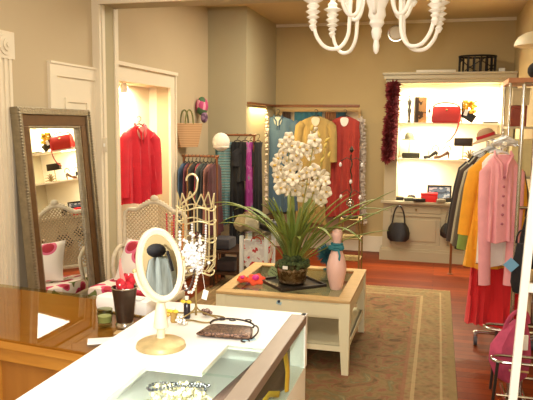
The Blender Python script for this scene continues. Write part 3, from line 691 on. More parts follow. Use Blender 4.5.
for s in(-1,1):
    k=-1.0
    while k<1.0:
        seg=[]
        for i in range(61):
            x=-bw+2*bw*i/60; z=.75+s*x+k
            if ins(x,z): seg.append((x,by+.02+s*.002,z))
        if len(seg)>2: b.tube([seg[0],seg[-1]],.0045,5)
        k+=.03
b.build('cane_panel',cane,ca)
b=MB()
for i in range(13):
    x=-.14+i*.0233; b.ball((x,by+.035,chair_top(x)+.012),.016-.0008*abs(i-6),8)
b.ball((0,by+.03,chair_top(0)+.025),.028,10,(1.3,.6,1)); b.build('carved_crest',wood,ca)
floral=ramp_mat('pink_floral',[(0,'#b3213a'),(.3,'#d9487a'),(.42,'#f3e6dc'),(.6,'#f0dfd6'),(.75,'#6f7a3f')],'vor',9,.8)
MB().box((0,-.02,.43),(.5,.5,.1),ch=.04).build('seat_cushion',floral,ca)
MB().box((0,-.02,.36),(.52,.5,.05),ch=.012).build('seat_rail',wood,ca)
for sx in(-1,1):
    for sy in(-1,1):
        MB().tube(bez((sx*.23,-.02+sy*.22,.35),(sx*.27,-.02+sy*.25,.22),(sx*.22,-.02+sy*.22,.1),(sx*.25,-.02+sy*.25,.0),8),[.03,.03,.027,.024,.021,.018,.016,.017,.02],8).build('leg',wood,ca)
    MB().tube(bez((sx*.24,by,.68),(sx*.25,.17,.7),(sx*.245,.12,.68),(sx*.24,.06,.62),8)+[(sx*.24,.05,.56),(sx*.235,.08,.42)],.016,8).build('armrest',wood,ca)
cu=root('scatter_cushion','pink, red and white floral cushion standing on the cane chair seat','cushion',(-2.03,3.99,.50),rot=(math.radians(-30),0,math.radians(-10)))
b=MB(); n=14; 
for sgn in(-1,1):
    o_=len(b.v)
    for i in range(n+1):
        for j in range(n+1):
            u=-1+2*i/n; v=-1+2*j/n; th=.075*((1-u*u)*(1-v*v))**.45; b.v.append(V((u*.16*(1-.06*(1-v*v)),sgn*th,.16+v*.16*(1-.06*(1-u*u)))))
    for i in range(n):
        for j in range(n): b.f.append((o_+i*(n+1)+j,o_+(i+1)*(n+1)+j,o_+(i+1)*(n+1)+j+1,o_+i*(n+1)+j+1))
b.build('cushion_cover',ramp_mat('big_floral',[(0,'#a81c35'),(.35,'#df6a8c'),(.45,'#f6ece4'),(.8,'#efe0d8')],'vor',6,.8),cu)

# ============================================================ GARMENTS
def garment(name,label,cat,loc,rz,m,sh=.2,hem=.24,L=.9,dp=.05,waist=None,sleeve=None,folds=5,amp=.014,hang='#17130f',lining=None,group=None,slope=.06,neckw=.06,buttons=None,extra=None,seed=0,sm=None,collar=None):
    o=root(name,label,cat,loc,rz,group); rs=random.Random(seed+int(abs(loc[0])*100)); ph=rs.random()*6
    zn=-.085; K=44; R=[]
    prof=[(0,neckw,.6),(slope*.5,neckw+(sh-neckw)*.6,.75),(slope,sh,.8),(slope+.08,sh*.98,1.0),(.25,(waist or (sh+hem)/2)*.98,1.0)]
    w0=waist or (sh*.92+hem*.08)
    for i in range(9):
        t=i/8; z=.27+(L-.27)*t; prof.append((z,w0+(hem-w0)*t**1.1,1.05+.3*t))
    for i,(z,hw,dk) in enumerate(prof):
        t=min(1,z/L); ring=[]
        for k in range(K):
            a=2*PI*k/K; x=hw*math.copysign(abs(math.cos(a))**.8,math.cos(a)); y=dp*dk*math.copysign(abs(math.sin(a))**.9,math.sin(a))*.6
            y+=amp*(.25+t)*math.sin(folds*PI*x/max(hem,.05)+ph)+amp*.5*t*math.sin(2.3*folds*x/max(hem,.05)*PI+ph*2)
            zz=zn-z-(.008*math.sin(4*a+ph) if i==len(prof)-1 else 0)
            ring.append((x,y,zz))
        R.append(ring)
    MB().rings(R).build('garment_body',m,o)
    if sleeve:
        sl,out,r0,r1=sleeve
        for s in(-1,1):
            pts=[(s*(sh-.03),0,zn-slope-.03),(s*(sh+.01),-.005,zn-slope-.07),(s*(sh+.02+out*.3),-.01,zn-slope-sl*.35),(s*(sh+.02+out*.7),-.015,zn-slope-sl*.7),(s*(sh+.02+out),-.02,zn-slope-sl)]
            MB().tube(pts,[r0*.9,r0,(r0*.6+r1*.4),(r0*.3+r1*.7),r1],14,flat=.6).build('sleeve',sm or m,o)
    if lining:
        b=MB(); 
        b.rings([[(.052*math.cos(a),-dp*.62+y_,zn-.035+.085*math.sin(a)*(1 if math.sin(a)<0 else .35)) for a in [2*PI*k/20 for k in range(20)]] for y_ in(-.006,.004)])
        b.build('neck_lining',lining,o)
    if collar:
        b=MB()
        for s in(-1,1): b.tube([(s*.05,0,zn+.02),(s*.055,-.03,zn-.01),(s*.02,-dp*.75,zn-.06),(s*.012,-dp*.8,zn-.16)],[.012,.018,.02,.006],8,flat=.5)
        b.build('collar',collar,o)
    if buttons:
        for i in range(6): MB().ball((.0,-dp*.75-.008,zn-.14-i*(L-.2)/6),.009,8).build('button',buttons,o)
    hm=mat('hanger_'+hang[1:],hang,.4)
    b=MB(); b.tube([(-sh*.8,0,zn-.045),(-.03,0,zn+.01),(0,0,zn+.02),(.03,0,zn+.01),(sh*.8,0,zn-.045)],.006,6)
    b.tube([(0,0,zn+.015),(0,0,-.045)]+arc((0,0,-.022),.022,-PI/2,PI*.85,10),.0035,6)
    b.build('hanger',hm,o)
    return o
def cloth(n,c,**k): return mat(n,c,.8,var=k.get('var',.12),scale=k.get('scale',12),bump=.25,bscale=k.get('bs',90),sheen=.1,stretch=k.get('st',(1,1,1)))
# alcove garments hanging under the rail
yh=7.93
blue=cloth('slate_blue_linen','#46627a',st=(3,3,.5)); tan_=cloth('mustard_knit','#a48b52'); redk=cloth('brick_red_knit','#a2332a'); 
def atg(px,y=yh,z=1.835): q=P(px,120,Y=y); return (q.x,y,z)
garment('hanging_tunic','slate blue short-sleeved tunic on a black hanger, left of the orchid','tunic',atg(278,7.92,1.80),.15,blue,sh=.21,hem=.27,L=1.2,sleeve=(.42,.05,.08,.07),lining=cloth('grey_lining','#a3aaa6'),collar=blue,seed=1,folds=4,amp=.02)
garment('hanging_blouse','mustard yellow long-sleeved top on a black hanger behind the orchid flowers','top',atg(316,7.88,1.80),0,tan_,sh=.19,hem=.2,L=.75,sleeve=(.5,.02,.06,.045),lining=cloth('cream_lining','#d9cfb9'),seed=2)
garment('hanging_dress','long brick red sleeveless dress with a white neckline tag on the alcove rail','dress',atg(345,7.95,1.80),-.1,redk,sh=.185,hem=.22,L=1.25,lining=cloth('white_lining','#efe6e2'),seed=3,folds=6,amp=.02)
garment('hanging_skirt_suit','mustard long skirt hanging low behind the orchid leaves','skirt',atg(312,7.97,1.2),0,tan_,sh=.14,hem=.22,L=.75,seed=4,folds=7)
# framed panel behind (mirror-like screen) with teal and brown curtains
fs=root('framed_alcove_panel','gold-edged framed panel on the back wall behind the hanging clothes','panel',(-1.475,8.15,.25))
b=MB(); 
b.bb((-.52,-.02,1.53),(.52,.03,1.56)).bb((-.52,-.02,0),(-.49,.03,1.53)).bb((.49,-.02,0),(.52,.03,1.53)); b.build('frame',M['tan'],fs,smooth=False)
MB().bb((-.49,.01,0),(.49,.04,1.53)).build('back_panel',mat('panel_cream','#cbb596',.7),fs,smooth=False)
for i,(x,wd,c,lb) in enumerate([(-1.9,.1,'#4a3527','dark brown shawl hanging at the left end of the framed panel'),(-1.62,.36,'#2c6478','teal cloth hanging in the framed panel between the blue tunic and mustard top'),(-1.33,.14,'#8a5a34','copper brown cloth hanging left of the red dress in the framed panel'),(-1.2,.12,'#2a5566','narrow teal cloth hanging just left of the red dress')]):
    b=MB(); n=24; R=[]
    for z in (.45,.8,1.2,1.55,1.72,1.775):
        R.append([(wd/2*(-1+2*k/n),.008*math.sin(k*1.3),z) for k in range(n+1)]+[(wd/2*(1-2*k/n),.018+.008*math.sin((n-k)*1.3),z) for k in range(n+1)])
    b.rings(R); tag(b.build('hanging_cloth',cloth('cl%d'%i,c,st=(4,4,.5)),loc=(x,8.10,0)),lb,'cloth',None)
# feather boas
def boa(name,label,pts,r,m,n=900,seed=1,cat='feather boa'):
    rs=random.Random(seed); pts=[V(p) for p in pts]; b=MB()
    o=root(name,label,cat,pts[-1])
    L=len(pts)-1
    for i in range(n):
        t=rs.random()*L; k=min(int(t),L-1); p=pts[k].lerp(pts[k+1],t-k)-pts[-1]
        d=V((rs.gauss(0,1),rs.gauss(0,1),rs.gauss(0,1)-.5)).normalized(); l=r*rs.uniform(.7,1.3); s=d.orthogonal().normalized()*l*.2; q=d.cross(s).normalized()*l*.06
        m_=p+d*l*.55
        b.add([p,m_+s,m_-s,p+d*l,m_+q],[(0,1,4),(1,3,4),(3,2,4),(2,0,4),(0,2,3,1)])
    b.build('feathers',m,o,smooth=False)
    MB().tube([p-pts[-1] for p in pts],r*.45,10).build('core',m,o)
    return o
lil=mat('white_feather','#d9cbbd',.9,var=.1)
boa('white_feather_boa','white feather boa hanging at the left corner of the alcove rail',[P(261,106,Y=7.72),P(262,130,Y=7.72),P(261,160,Y=7.72),P(262,200,Y=7.72)],.075,lil,2400,3)
boa('white_feather_boa','white feather boa hanging down beside the long red dress',[P(361,118,Y=8.08),P(362,150,Y=8.08),P(361,190,Y=8.08),P(363,222,Y=8.08)],.055,lil,1500,4)
dkr=mat('burgundy_feather','#6b171d',.9,var=.3)
boa('burgundy_feather_boa','dark burgundy feather boa hanging on the left edge of the lit cabinet',[P(393,86,Y=7.67),P(393,92,Y=7.67),P(391,120,Y=7.67),P(389,140,Y=7.67),P(388,157,Y=7.67)],.085,dkr,3200,5)

# red jacket in niche
jp=P(141,122,X=XL-.06)
garment('red_jacket','bright red long-sleeved jacket hanging in the lit niche','jacket',(jp.x+.03,jp.y-.1,jp.z+.05),math.radians(66),cloth('scarlet_wool','#c81a30'),sh=.16,hem=.195,L=.68,sleeve=(.56,.0,.06,.055),collar=cloth('scarlet_wool','#c81a30'),lining=cloth('dark_pink_lining','#c98f86'),seed=5,folds=4,amp=.022,dp=.06,hang='#2a1a12')
# tote on the wall + colourful cap
tt=root('woven_tote','woven straw tote bag with green handles hanging on the left wall','bag',P(187,147,X=XL+.06),math.radians(60))
b=MB(); b.rings([[(sx*a,sy*c,z) for sx,sy in((-1,-1),(1,-1),(1,1),(-1,1))] for a,c,z in((.11,.04,0),(.17,.045,.24))]); b.build('basket',ramp_mat('straw_weave',[(0,'#957049'),(.5,'#ab8560'),(1,'#bb9872')],'Z',18,.8,const=False),tt,smooth=False)
for s in(-1,1): MB().tube(bez((-.05,s*.04,.23),(-.05,s*.04,.42),(.05,s*.04,.42),(.05,s*.04,.23),12),.008,8).build('handle',mat('olive_cord','#6a6a3a',.7),tt)
MB().tube([(0,.05,.36),(0,.09,.37)],.006).build('hook',M['chrome'],tt)
cpn=root('patchwork_hat','pink and green patterned hat hanging on the wall above the left clothes rail','hat',P(202,108,X=XL+.06),math.radians(75))
MB().ball((0,0,.02),.1,16,(.8,.6,1)).build('crown',ramp_mat('pink_patch',[(0,'#c04a7c'),(.35,'#e79ab0'),(.5,'#f0d8d4'),(.65,'#4f6f4a')],'cell',14,.8),cpn)
MB().ball((0,-.03,-.1),.06,12,(.9,.5,1)).build('pom',ramp_mat('purple_patch',[(0,'#5a3f5a'),(.5,'#8d6b86')],'cell',20,.8),cpn)

# clothes rails ------------------------------------------------
def clothes_rack(name,label,a,b_,m,zfoot=0,post=True):
    a,b_=V(a),V(b_); o=root(name,label,'clothes rack',((a.x+b_.x)/2,(a.y+b_.y)/2,zfoot)); c=o.location
    MB().tube([a-c,b_-c],.012,10).build('rail',m,o)
    if post:
        d=(b_-a).normalized(); nrm=V((-d.y,d.x,0))
        for q in(a+d*.02,b_-d*.02):
            l=q-c; MB().tube([l,(l.x,l.y,.02)],.012,10).build('upright',m,o)
            MB().tube([(l.x+nrm.x*.2,l.y+nrm.y*.2,.013),(l.x-nrm.x*.2,l.y-nrm.y*.2,.013)],.012,8).build('foot',m,o)
    return o
LRY=6.0; a=P(182,155,Y=LRY); a.x=max(a.x,XL+.03); b_=P(214,157,Y=LRY)
clothes_rack('clothes_rack','low brown clothes rail crowded with dark garments by the left wall',(a.x,LRY,1.29),(b_.x+.05,LRY,1.29),M['brown'])
lr=[('#2c4663','blue denim shirt at the left end of the low clothes rail'),('#5a2030','dark maroon dress second on the low clothes rail'),('#74491a','ochre brown garment on the low clothes rail'),('#2b2a26','black shirt beside the ochre garment on the low rail'),('#862332','crimson top in the middle of the low clothes rail'),('#3d4440','charcoal green top right of the crimson one on the low rail'),('#28282c','black jacket right of the charcoal top on the low rail'),('#8a5a50','salmon pink garment near the right end of the low rail'),('#4c2028','wine red garment at the right end of the low clothes rail')]
for i,(c,lb) in enumerate(lr):
    x=a.x+.03+i*(b_.x-a.x+.0)/8.5
    garment('rail_garment',lb,'garment',(x,LRY+.0,1.303),PI/2+random.uniform(-.15,.15),cloth('lr%d'%i,c,var=.35,scale=9),sh=.17,hem=.2,L=.62+.1*random.random(),dp=.035,amp=.01,folds=5,seed=i,group='garments on the low clothes rail',hang='#222222')
HRY=6.55; a2=P(226,135,Y=HRY); b2=P(256,136,Y=HRY)
clothes_rack('clothes_rack','taller brown clothes rail with black dresses in the back left corner',(a2.x-.09,HRY,1.495),(b2.x,HRY,1.495),M['brown'])
ho=[(226,'#5f9096','teal','pale teal and white striped dress left on the taller clothes rail',.85,.1,.14),
    (237,'#131216','blk','long black dress hanging in the middle of the taller clothes rail',1.12,.075,.09),
    (244,'#1a181c','blk','short black frilled top right of the long black dress',.42,.075,.10),
    (249,'#a8459a','mag','magenta and pink patterned dress near the right end of the taller rail',.74,.05,.07),
    (256,'#151317','blk','narrow black dress at the right end of the taller clothes rail',.9,.045,.05)]
stripe=ramp_mat('teal_stripe',[(0,'#4f8288'),(.45,'#b9c4be'),(.75,'#3b5a60')],'Z',9,.8,dist=1)
magp=ramp_mat('magenta_print',[(0,'#93307f'),(.55,'#a85a98'),(.63,'#6d8c84'),(.7,'#3a2a3a')],'noise',9,.8)
for i,(px,c,k,lb,L,s,h) in enumerate(ho):
    q=P(px,136,Y=HRY-.02*i); m={'teal':stripe,'mag':magp,'blk':cloth('blk%d'%i,c)}[k]
    garment('rail_dress',lb,'dress',(q.x-.0,HRY-.0,1.508),.2 if i<3 else .9,m,sh=s,hem=h,L=L,dp=.05,folds=3,amp=.012,seed=20+i,group='dresses on the taller clothes rail',hang='#3a2a22',sleeve=(.2,.0,.05,.05) if i in(2,) else None)
tb2=garment('rail_dress','plain teal top peeking out between the white hat and the striped dress','dress',(P(219,150,Y=6.5).x,HRY+.07,1.5),.3,cloth('teal_plain','#47808a'),sh=.08,hem=.09,L=.9,dp=.06,seed=31,group='dresses on the taller clothes rail')
ht=root('white_hat','round white fluffy hat hanging at the left end of the taller clothes rail','hat',P(221,142,Y=6.3))
b=MB(); b.ball((0,0,0),.115,20,(.8,.7,.85)); b.build('crown',mat('white_fluff','#ece6da',.95,var=.06,scale=30,bump=1,bscale=120),ht)
MB().tube(arc((0,0,-.05),.075,0,2*PI,24,'XY',.06)[:-1],.012,8,closed=True).build('brim',mat('white_fluff','#ece6da',.95,var=.06,scale=30,bump=1,bscale=120),ht)

# low clear stand with floral bag behind the coffee table
sx0=P(239,222,Y=5.45).x; sx1=P(268,222,Y=5.45).x
st=root('acrylic_side_table','clear and white acrylic side table behind the coffee table','side table',((sx0+sx1)/2,5.6,ZR))
w_=(sx1-sx0)/2; acr=mat('frosted_acrylic','#c9cfd0',.25,var=.03)
for s in(-1,1):
    for t_ in(-1,1): MB().box((s*(w_-.02),t_*.13,.3),(.035,.035,.6),ch=.006).build('leg',acr,st)
MB().box((0,0,.61),(2*w_+.02,.32,.02),ch=.004).build('table_top',glass('acrylic_clear','#e6eeee'),st,smooth=False)
MB().box((0,0,.2),(2*w_-.02,.3,.015)).build('lower_shelf',acr,st,smooth=False)
fb2=root('floral_bag','red, white and green floral shopping bag inside the acrylic side table','bag',(st.location.x,5.6,ZR+.215))
b=MB(); b.rings([[(sx*a_,sy*c_,z) for sx,sy in((-1,-1),(1,-1),(1,1),(-1,1))] for a_,c_,z in((.05,.04,0),(.12,.07,.14),(.14,.06,.32))]); b.build('bag_body',ramp_mat('red_floral',[(0,'#b3262e'),(.4,'#d8d6d2'),(.5,'#c9c4c4'),(.62,'#c2333a'),(.72,'#4f7a4a')],'noise',11,.7),fb2)
for s in(-1,1): MB().tube(bez((-.05,s*.055,.31),(-.05,s*.05,.38),(.05,s*.05,.38),(.05,s*.055,.31),10),.005,6).build('handle',M['redl'],fb2)
gb=root('silver_gift_bag','crumpled gold-grey gift bag on top of the acrylic side table','bag',(st.location.x-.09,5.55,ZR+.62))
b=MB(); b.rings([[(a_*math.cos(k*PI/6)*(1+.2*math.sin(3*k)),c_*math.sin(k*PI/6),z+.02*math.sin(k*2.2)) for k in range(12)] for a_,c_,z in((.1,.06,.02),(.12,.07,.07),(.08,.03,.15))]); b.build('bag_body',mat('gold_grey_foil','#8d8468',.4,.4,var=.3,scale=18),gb)
MB().tube(bez((-.05,0,.14),(-.03,0,.2),(.03,0,.2),(.05,0,.14),8),.004,6).build('handle',M['brass'],gb)
kb=root('black_handbag','soft black handbag lying on the acrylic side table behind the orchid leaves','bag',(st.location.x+.13,5.6,ZR+.62))
b=MB(); b.ball((0,0,.06),.12,16,(1.1,.6,.5)); b.build('bag_body',M['blkl'],kb); MB().tube(bez((-.08,0,.1),(-.05,0,.2),(.05,0,.2),(.08,0,.1),10),.007,8).build('strap',M['blkl'],kb)
# dark wooden low cupboard under rails (dark zone)
lc=root('low_bench','dark brown low wooden bench in the shade beneath the clothes rails','bench',(-1.98,6.05,0))
MB().box((0,0,.36),(.34,.4,.03),ch=.005).build('bench_top',M['dark'],lc,smooth=False)
for s in(-1,1):
    for t_ in(-1,1): MB().box((s*.14,t_*.17,.1725),(.04,.04,.345),ch=.004).build('leg',M['dark'],lc)
MB().box((0,0,.14),(.3,.36,.02)).build('stretcher',M['dark'],lc,smooth=False)
for i,(x,y,z,c,lb) in enumerate([(-.06,-.05,.376,'#23202a','dark blue-black folded jumper on the low bench'),(-.02,0,.151,'#3a2c2c','brown folded bag on the lower rail of the bench')]):
    tag(MB().box((0,0,.055),(.2,.24,.11),ch=.03).build('folded_jumper',cloth('fj%d'%i,c),loc=(lc.location.x+x,lc.location.y+y,z)),lb,'jumper')
# gold wire étagère and twisted pendant stand right behind coffee table
wx0=P(341,230,Y=5.35).x; wx1=P(361,230,Y=5.35).x
et=root('gold_wire_shelf','gold wire shelf stand behind the pink vase','shelf stand',((wx0+wx1)/2,5.35,ZR))
hw=(wx1-wx0)/2; b_z=.84
for s in(-1,1):
    for t_ in(-1,1): MB().tube([(s*hw,t_*.1,0),(s*hw,t_*.1,b_z)],.007,8).build('upright',M['brass'],et)
for z in (.12,.3,.48,.66,.82):
    b=MB(); b.tube([(-hw,-.1,z),(hw,-.1,z),(hw,.1,z),(-hw,.1,z)],.005,6,closed=True)
    for i in range(6): b.tube([(-hw,-.08+i*.032,z),(hw,-.08+i*.032,z-.0)],.0025,5)
    b.build('shelf_rack',M['brass'],et)
tp=root('twisted_jewellery_stand','twisted iron pendant stand with clear drops standing on the gold wire shelf','jewellery stand',(et.location.x-.01,5.35,ZR+.83))
b=MB(); b.tube([(.006*math.cos(i*.9),.006*math.sin(i*.9),i*.016) for i in range(34)],.006,6); b.lathe([(.07,-.003),(.07,.006),(.02,.012)],(0,0,0),16); b.build('twisted_stem',mat('dark_iron','#4a3f36',.4,.6),tp)
b=MB(); b.lathe([(.001,.54),(.012,.55),(.02,.565),(.012,.58),(.001,.6)],(0,0,0),12); b.tube([(-.09,0,.47),(-.04,0,.5),(0,0,.48),(.04,0,.5),(.09,0,.47)],.004,6); b.tube([(-.08,0,.2),(-.03,0,.23),(0,0,.2),(.03,0,.23),(.08,0,.2)],.004,6); b.build('scroll_arms',mat('dark_iron','#4a3f36',.4,.6),tp)
b=MB()
for x,z in((-.09,.44),(.09,.44),(-.08,.17),(.08,.17),(0,.3)): MB().ball((x,-.012,z),.013,8,(1,1,1.5)).build('drop',mat('crystal_white','#f7f7fa',.15,var=.25,scale=60),tp)
b=MB(); b.tube(arc((0,-.02,.12),.028,0,2*PI,18,'XZ')[:-1],.006,6,closed=True); b.ball((0,-.022,.12),.018,10,(1,.4,1)); b.build('round_pendant',M['chrome'],tp)
tl=root('teal_pompom','teal feather pompom on the far corner of the coffee table behind the orchid pot','pompom',(P(327,245,Y=4.78).x,4.8,.5))
b=MB(); rs=random.Random(9)
for i in range(420):
    d=V((rs.gauss(0,1),rs.gauss(0,1),rs.gauss(0,1))).normalized(); l=.09*rs.uniform(.8,1.1); s=d.orthogonal().normalized()*.008; b.add([(d*.02)+s+V((0,0,.12)),(d*.02)-s+V((0,0,.12)),d*l+V((0,0,.12)),d*.05+d.cross(s)*.6+V((0,0,.12))],[(0,1,3),(1,2,3),(2,0,3),(0,2,1)])
b.build('tuft',mat('teal_feather','#33707c',.9,var=.2),tl,smooth=False); MB().lathe([(.03,0),(.03,.006),(.006,.012),(.005,.12)],(0,0,0),12).build('stalk',mat('teal_feather','#33707c',.9,var=.2),tl)

# ============================================================ BUILT-IN LIT CABINET
YC=7.75; X0,X1=-.61,.815; O0,O1=-.465,.68
cb=root('display_cabinet','tall cream built-in cabinet with brightly lit shelves against the back wall','cabinet',((X0+X1)/2,YC,0))
c0=cb.location; 
def CB(name,boxes,m,ch=0):
    b=MB()
    for a_,b__ in boxes: b.bb(V(a_)-c0,V(b__)-c0,ch)
    return b.build(name,m,cb,smooth=False)
ZCT=.72; ZO=2.105
CB('base_body',[((X0,YC+.02,.1),(X1,YB-.002,ZCT-.03))],M['cab'])
CB('plinth',[((X0-.03,YC-.03,0),(X1+.002,YC+.4,.12)),((X0-.02,YC-.015,.12),(X1+.002,YC+.02,.145))],M['cab'])
CB('counter_top',[((X0-.03,YC-.05,ZCT-.03),(X1+.002,YB-.002,ZCT))],M['cab'],.004)
CB('face_frame',[((X0,YC,.12),(X0+.09,YC+.02,ZCT-.03)),((X1-.09,YC,.12),(X1,YC+.02,ZCT-.03)),((X0+.09,YC,.12),(X1-.09,YC+.02,.2)),((X0+.09,YC,.54),(X1-.09,YC+.02,.575)),((.065,YC,.2),(.145,YC+.02,.54)),((X0+.09,YC,.665),(X1-.09,YC+.02,.69))],M['cab'])
for i,(a_,b__) in enumerate(((-.51,.06),(.15,.715))):
    d=CB('drawer',[((a_,YC+.002,.58),(b__,YC+.024,.66))],M['cab'],.004)
    k=MB().ball(V(((a_+b__)/2,YC-.008,.62))-c0,.012,8); k.build('knob',M['brass'],cb).parent=d
    CB('door',[((a_,YC+.012,.2),(b__,YC+.03,.54)),((a_+.05,YC+.004,.24),(b__-.05,YC+.014,.5))],M['cab'],.003)
CB('upper_case',[((X0,YC,ZCT),(O0,YC+.03,2.12)),((O1,YC,ZCT),(X1,YC+.03,2.12)),((O0,YC,ZO),(O1,YC+.03,2.12)),((X0,YC+.03,ZCT),(X0+.02,YB-.002,2.12)),((X1-.02,YC+.03,ZCT),(X1,YB-.002,2.12)),((O0-.02,YC+.03,ZCT),(O0,YB-.002,2.12)),((O1,YC+.03,ZCT),(O1+.02,YB-.002,2.12)),((X0,YC,2.12),(X1,YB-.002,2.14))],M['cab'])
CB('crown_moulding',[((X0-.015,YC-.02,2.12),(X1+.0,YC+.02,2.15)),((X0-.035,YC-.045,2.15),(X1+.004,YB-.002,2.2)),((X0-.05,YC-.065,2.2),(X1+.006,YB-.002,2.225))],M['cab'],.004)
CB('back_panel',[((O0,YB-.03,ZCT),(O1,YB-.003,2.12))],M['cabin'])
for z in (1.222,1.649): CB('shelf',[((O0,YC+.06,z-.022),(O1,YB-.03,z))],M['cabin'])
# items in cabinet
def at_s(px,z,dy=.16): q=P(px,150,Y=YC+dy); return V((q.x,YC+dy,z))
s1,s2,s3=1.649,1.222,.72
o=root('silver_statuette','slim silver figurine at the left of the top cabinet shelf','figurine',at_s(408,s1))
MB().lathe([(.02,0),(.022,.01),(.012,.03),(.018,.1),(.026,.15),(.014,.18),(.02,.22),(.03,.25),(.01,.28),(.006,.3)],(0,0,0),14,sy=.6).build('figure',mat('pewter_grey','#5a5750',.3,.7,var=.3,scale=30),o)
MB().ball((0,0,.315),.014,8).build('head',mat('pewter_grey','#5a5750',.3,.7,var=.3,scale=30),o)
o=root('wine_gift_bag','tall brown and tan gift bag with cord handle on the top cabinet shelf','gift bag',at_s(419,s1),.25)
MB().box((0,0,.15),(.125,.08,.3)).build('bag_body',ramp_mat('tan_label',[(0,'#3a2a1c'),(.42,'#9a7648'),(.62,'#b18a58')],'noise',12,.6),o,smooth=False)
MB().box((-.052,-.01,.15),(.04,.082,.302)).build('dark_side',mat('dark_brown_card','#33261c',.6),o,smooth=False)
MB().tube(bez((-.02,0,.3),(-.02,0,.4),(.03,0,.4),(.03,0,.3),10),.004,6).build('cord_handle',M['brown'],o)
o=root('scent_bottle','clear scent bottle with dark stopper between the tall gift bag and red handbag','bottle',at_s(428,s1))
MB().lathe([(.035,0),(.038,.01),(.036,.07),(.014,.1),(.012,.12)],(0,0,0),16,sy=.6).build('flask',glass('flask','#c9c9d6'),o)
MB().lathe([(.012,.12),(.018,.13),(.01,.16),(.001,.165)],(0,0,0),12).build('stopper',M['dark'],o)
MB().box((0,-.026,.045),(.035,.003,.04)).build('label',M['white'],o,smooth=False)
o=root('red_handbag','red leather shoulder bag with hanging strap on the top cabinet shelf','handbag',at_s(445,s1,.1))
b=MB(); b.rings([[(sx*a_,sy*c_,z) for sx,sy in((-1,-1),(1,-1),(1,1),(-1,1))] for a_,c_,z in((.15,.05,0),(.165,.055,.02),(.16,.04,.16),(.15,.02,.19))]); b.build('bag_body',M['redl'],o)
MB().tube([(-.15,0,.18)]+bez((-.15,0,.19),(-.12,-.02,.25),(.1,-.02,.25),(.15,0,.18),12),.008,8,flat=.5).build('top_handle',mat('dark_red_leather','#6d1d18',.4),o)
MB().tube(bez((-.145,-.05,.15),(-.15,-.07,-.02),(-.14,-.1,-.06),(-.13,-.1,-.10),8)[:0]+bez((.145,-.05,.1),(.15,-.09,-.05),(.1,-.1,-.18),(.0,-.1,-.23),12),.008,8,flat=.4).build('shoulder_strap',M['redl'],o)
MB().ball((0,-.052,.15),.012,8).build('clasp',M['brass'],o)
o=root('yellow_black_bag','black and yellow ruffled bag with white tag on the top cabinet shelf','handbag',at_s(466,s1,.12))
MB().box((.01,0,.08),(.16,.05,.1),Matrix.Rotation(.55,3,'Y'),ch=.01).build('bag_body',M['blkl'],o)
b=MB(); rs=random.Random(3)
for i in range(26): b.ball((rs.uniform(-.05,.09),rs.uniform(-.03,.03),rs.uniform(.12,.26)),.026,8)
b.build('ruffle',mat('yellow_silk','#d9a82c',.6,var=.3,scale=30),o)
MB().tube(bez((-.06,0,.2),(-.07,0,.36),(.08,0,.36),(.07,0,.24),12),.006,8).build('loop_handle',M['brass'],o)
MB().box((-.02,-.035,.12),(.04,.003,.07),Matrix.Rotation(.3,3,'Y')).build('tag',M['white'],o,smooth=False)
MB().tube([(-.06,0,0),(-.065,0,.24),(.05,0,.24)],.008,6).build('frame_edge',M['dark'],o)
o=tag(MB().box((0,0,.012),(.17,.1,.022),ch=.005).build('flat_clutch',M['blkl'],loc=at_s(489,s1)),'flat black clutch at the right end of the top cabinet shelf','clutch bag')
# second shelf: hats on stands, shoes, clutch
def hat(px,pz,c,lb,r=.075,dz=.0):
    o=root('display_hat',lb,'hat',at_s(px,s2,.22)); m=mat('hat'+c[1:],c,.85,var=.15,scale=30)
    MB().tube([(0,0,0),(0,0,pz)],.005,6).build('stand',M['brass'],o)
    MB().lathe([(.04,0),(.04,.008)],(0,0,0),14).build('stand_base',M['brass'],o)
    MB().lathe([(r*1.25,pz),(r*1.22,pz+.01),(r*.8,pz+.015),(r*.75,pz+.06),(r*.45,pz+.09),(.001,pz+.095)],(0,0,0),20).build('crown',m,o)
hat(409,.22,'#3a3722','dark olive hat on a stand on the second cabinet shelf',.07)
hat(429,.22,'#cfc59a','pale cream hat on a stand on the second cabinet shelf',.08)
o=tag(MB().box((0,0,.035),(.21,.1,.07),ch=.015).build('black_clutch',mat('dark_olive_leather','#2e2a14',.4,var=.3,scale=20),loc=at_s(411,s2,.14)),'dark olive box clutch at the left of the second cabinet shelf','clutch bag')
def heel(px,rz,m,lb):
    o=root('high_heel_shoe',lb,'shoe',at_s(px,s2,.14),rz)
    MB().tube(bez((-.09,0,.015),(-.04,0,.012),(0,0,.03),(.075,0,.085),10),[.018,.026,.03,.028,.022,.018,.017,.018,.02,.022,.02],10,flat=.5).build('sole_upper',m,o)
    MB().tube([(.08,0,.08),(.075,0,0)],[.014,.006],8).build('heel',m,o)
    MB().tube(arc((.06,0,.12),.04,-.5,PI+.3,12,'XZ'),.006,6,flat=.6).build('ankle_strap',m,o)
heel(431,.5,M['blkl'],'black strappy heel standing left of its pair on the second cabinet shelf')
heel(442,.1,mat('brown_patent','#4c2c18',.3),'brown heel right of the black heel on the second cabinet shelf')
o=root('dark_clutch','dark brown rectangular clutch on a stand near the right of the second cabinet shelf','clutch bag',at_s(463,s2,.12))
MB().tube([(0,0,0),(0,0,.16)],.006,6).lathe([(.05,0),(.05,.008)],(0,0,0),12).build('stand',M['brass'],o); MB().box((0,0,.205),(.21,.05,.095),ch=.006).build('clutch_body',mat('dark_brown_leather','#2c1f14',.4,var=.2),o)
o=root('gold_bow','small gold ribbon sprig beside the dark clutch stand on the second shelf','ornament',at_s(470,s2,.12))
b=MB(); 
